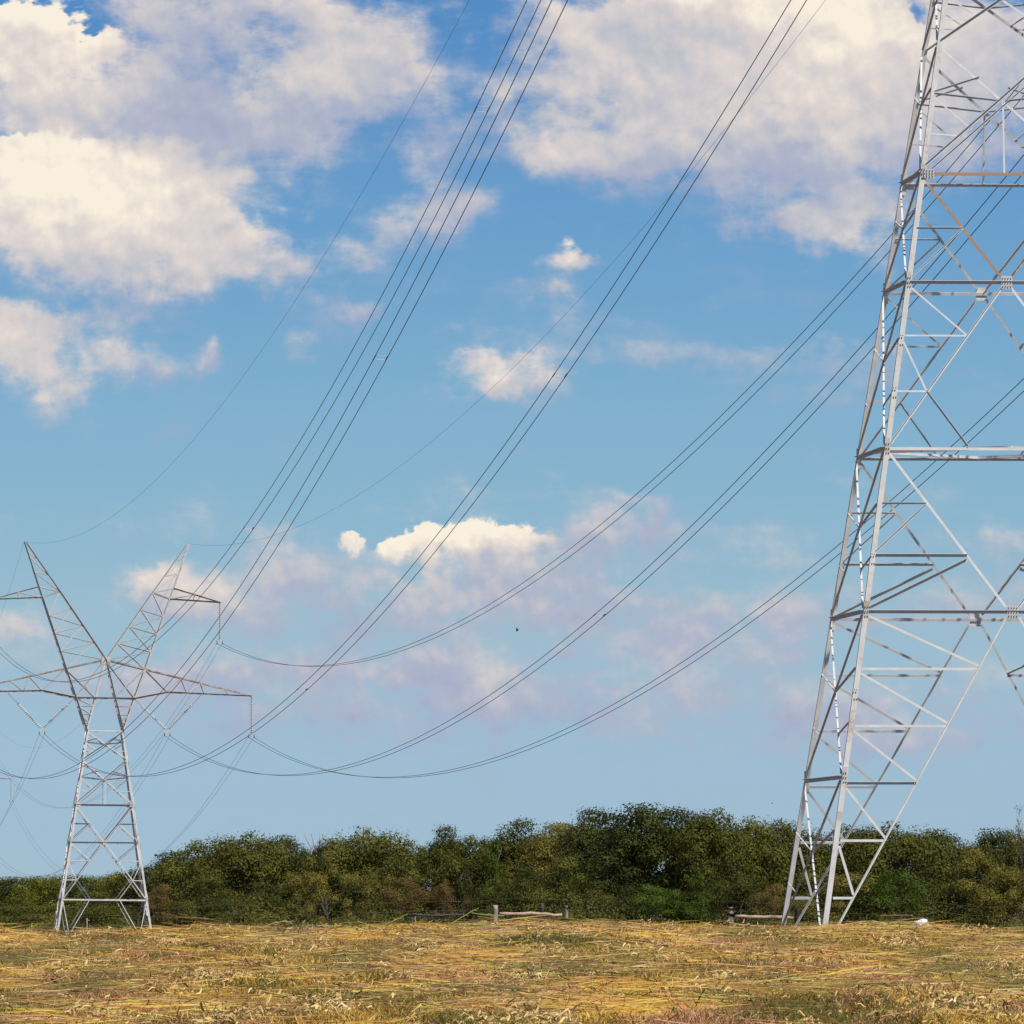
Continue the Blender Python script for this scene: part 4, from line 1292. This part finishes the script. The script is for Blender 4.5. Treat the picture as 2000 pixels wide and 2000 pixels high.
# ------------------------------------------------------------------ fence, bag, stake, birds
def wood(name, a, b):
    m, nt, p = mat(name)
    n = nz(nt, 14.0, 6, .7)
    nt.links.new(ramp(nt, n.outputs['Fac'], [(.3, a), (.7, b)]), p.inputs['Base Color'])
    p.inputs['Roughness'].default_value = .9
    bm_ = nt.nodes.new('ShaderNodeBump'); bm_.inputs['Strength'].default_value = .5
    nt.links.new(n.outputs['Fac'], bm_.inputs['Height']); nt.links.new(bm_.outputs[0], p.inputs['Normal'])
    return m
M_POST = wood("weathered_post", (.26, .21, .17), (.42, .36, .30))
M_RAIL = wood("pale_rail", (.36, .26, .17), (.54, .41, .28))
M_DARK = wood("dark_post", (.05, .03, .025), (.10, .06, .05))
M_PIPE, _nt, _p = mat("dark_pipe")
_p.inputs['Base Color'].default_value = (.035, .045, .06, 1); _p.inputs['Roughness'].default_value = .5
M_BARB, _nt, _p = mat("barbed_wire")
_p.inputs['Base Color'].default_value = (.12, .11, .10, 1); _p.inputs['Roughness'].default_value = .6; _p.inputs['Metallic'].default_value = .5

def fence():
    D = 321.0
    o0 = at(1000, YH, D); o0.z = float(ground_z(0, D))
    o = empty("wire_fence", o0)
    tag(o, "low rural wire fence of wooden posts with pale brace rails, behind the crest", "fence")
    def L3(px, py):
        q = at(px, py, D) - o0
        return q
    r = np.random.default_rng(3)
    def post(px, top, w, m, lean=0):
        x = L3(px, 0).x
        t = L3(px, top).z
        mb = MB()
        zs = np.linspace(-.25, t, 7)
        mb.tube([Vector((x + lean * (z_ + .25) + r.normal() * .006, r.normal() * .006, z_)) for z_ in zs], [w * (1 + r.normal() * .04) for _ in zs], 10)
        mb.build("post", m, o, smooth=True)
    def rail(x0, y0, x1, y1, w, m):
        mb = MB(); a, b = L3(x0, y0), L3(x1, y1)
        pts = [a + (b - a) * t + Vector((0, 0, r.normal() * .012)) for t in np.linspace(0, 1, 9)]
        mb.tube(pts, [w * (1 + r.normal() * .08) for _ in pts], 8)
        mb.build("rail", m, o, smooth=True)
    post(968, 1768, .082, M_POST); post(1105, 1769, .07, M_POST); post(1427, 1772, .10, M_POST); post(1557, 1771, .08, M_DARK)
    post(1058, 1764, .055, M_DARK, .02)
    rail(976, 1785, 1098, 1787, .055, M_RAIL); rail(1436, 1791, 1550, 1793, .055, M_RAIL)
    rail(797, 1788, 905, 1787, .035, M_PIPE)
    post(800, 1785, .035, M_PIPE); post(905, 1784, .035, M_PIPE); post(811, 1787, .022, M_RAIL); post(838, 1787, .02, M_PIPE)
    for px in (345, 400, 640, 1230, 1680, 1800, 1930):
        post(px, 1790, .025, M_DARK)
    for k in range(4):
        mb = MB(); zz = 0.16 + k * .27
        xs = np.linspace(-24, 24, 60)
        gz = ground_z(xs, np.full(60, D)) - o0.z
        mb.tube([Vector((xs[i], -.09, gz[i] + zz + .01 * math.sin(xs[i] * 2.1))) for i in range(60)], .0028, 4)
        mb.build("barbed_wire", M_BARB, o)
fence()

def bag():
    D = 297.5
    x = at(1799, 0, D).x
    z = float(ground_z(x, D))
    bm = bmesh.new()
    bmesh.ops.create_icosphere(bm, subdivisions=4, radius=1)
    for v in bm.verts:
        q = v.co.copy()
        a = mnoise.fractal(q * 1.3 + Vector((3, 1, 7)), 1.0, 2.0, 5)
        b_ = abs(mnoise.noise(q * 3.1 + Vector((9, 2, 4))))
        s = 1 + .38 * a - .20 * b_
        peak = max(0, 1 - ((q.x - .25) ** 2 + q.y ** 2) * 2.2) * .5 if q.z > 0 else 0
        v.co = Vector((q.x * .27 * s, q.y * .20 * s, max(q.z * .14 * s + peak * .17, -.05) + .07))
    me = bpy.data.meshes.new("plastic_bag"); bm.to_mesh(me); bm.free()
    m, nt, p = mat("white_plastic_film")
    p.inputs['Base Color'].default_value = (.80, .80, .80, 1); p.inputs['Roughness'].default_value = .3
    me.materials.append(m)
    o = link_mesh("plastic_bag", me, None, (x, D, z + .09))
    o.scale = (0.95, 0.95, 1.0)
    tag(o, "crumpled white plastic bag lying on the hay right of the near pylon", "plastic bag")
bag()

def stake():
    D = 870.0
    q = at(170, 1793, D)
    mb = MB(); z0 = float(ground_z(q.x, D))
    mb.tube([Vector((0, 0, -.2)), Vector((0, 0, q.z - z0 - .4)), Vector((0, 0, q.z - z0))], [.035, .035, .04], 8)
    m, nt, p = mat("white_stake_paint"); p.inputs['Base Color'].default_value = (.6, .58, .55, 1)
    o = mb.build("marker_stake", m, None, (q.x, D, z0))
    tag(o, "small white stake between the legs of the whole pylon", "stake")
stake()

def bird(px, py, d, span, rot, label, colr):
    o = bpy.data.objects.new("x", None); bpy.data.objects.remove(o)
    mb = MB()
    # body: one lofted surface, tail flaring at the end
    pts = [(-.52, .02), (-.45, .07), (-.36, .11), (-.1, .16), (.15, .13), (.35, .07), (.6, .09), (.72, .10)]
    K = 8; rings = []
    for s_, w in pts:
        hh = w * (.9 if s_ < .3 else .35)
        rings.append([(s_, w * math.cos(2 * math.pi * j / K), hh * math.sin(2 * math.pi * j / K)) for j in range(K)])
    mb.add([q for rr in rings for q in rr], [(i * K + j, i * K + (j + 1) % K, (i + 1) * K + (j + 1) % K, (i + 1) * K + j) for i in range(len(pts) - 1) for j in range(K)] + [tuple(range(K)), tuple(range((len(pts) - 1) * K, len(pts) * K))])
    for sg in (-1, 1):
        wv = []
        for (y, x0, x1, z) in ((.10, -.25, .22, .05), (.45, -.30, .16, .30), (.8, -.12, .20, .42), (1.05, .12, .22, .46)):
            wv += [(x0, sg * y, z + .02), (x1, sg * y, z + .02), (x1, sg * y, z - .02), (x0, sg * y, z - .02)]
        fs = []
        for i in range(3):
            a = i * 4
            for j in range(4):
                fs.append((a + j, a + (j + 1) % 4, a + 4 + (j + 1) % 4, a + 4 + j))
        fs += [(0, 1, 2, 3), (12, 13, 14, 15)]
        mb.add(wv, fs)
    m, nt, p = mat("feather")
    p.inputs['Base Color'].default_value = (*colr, 1); p.inputs['Roughness'].default_value = .8
    b = mb.build("bird", m, None, at(px, py, d), smooth=False)
    b.rotation_euler = rot
    b.scale = (span,) * 3
    tag(b, label, "bird")
bird(1011, 1231, 420, .15, (R(20), R(-38), R(-12)), "small black bird flying between the cables in mid-sky", (.012, .012, .016))
bird(1508, 1569, 420, .10, (R(5), R(5), R(8)), "tiny pale speck of a bird low over the oaks left of the near pylon", (.55, .42, .36))
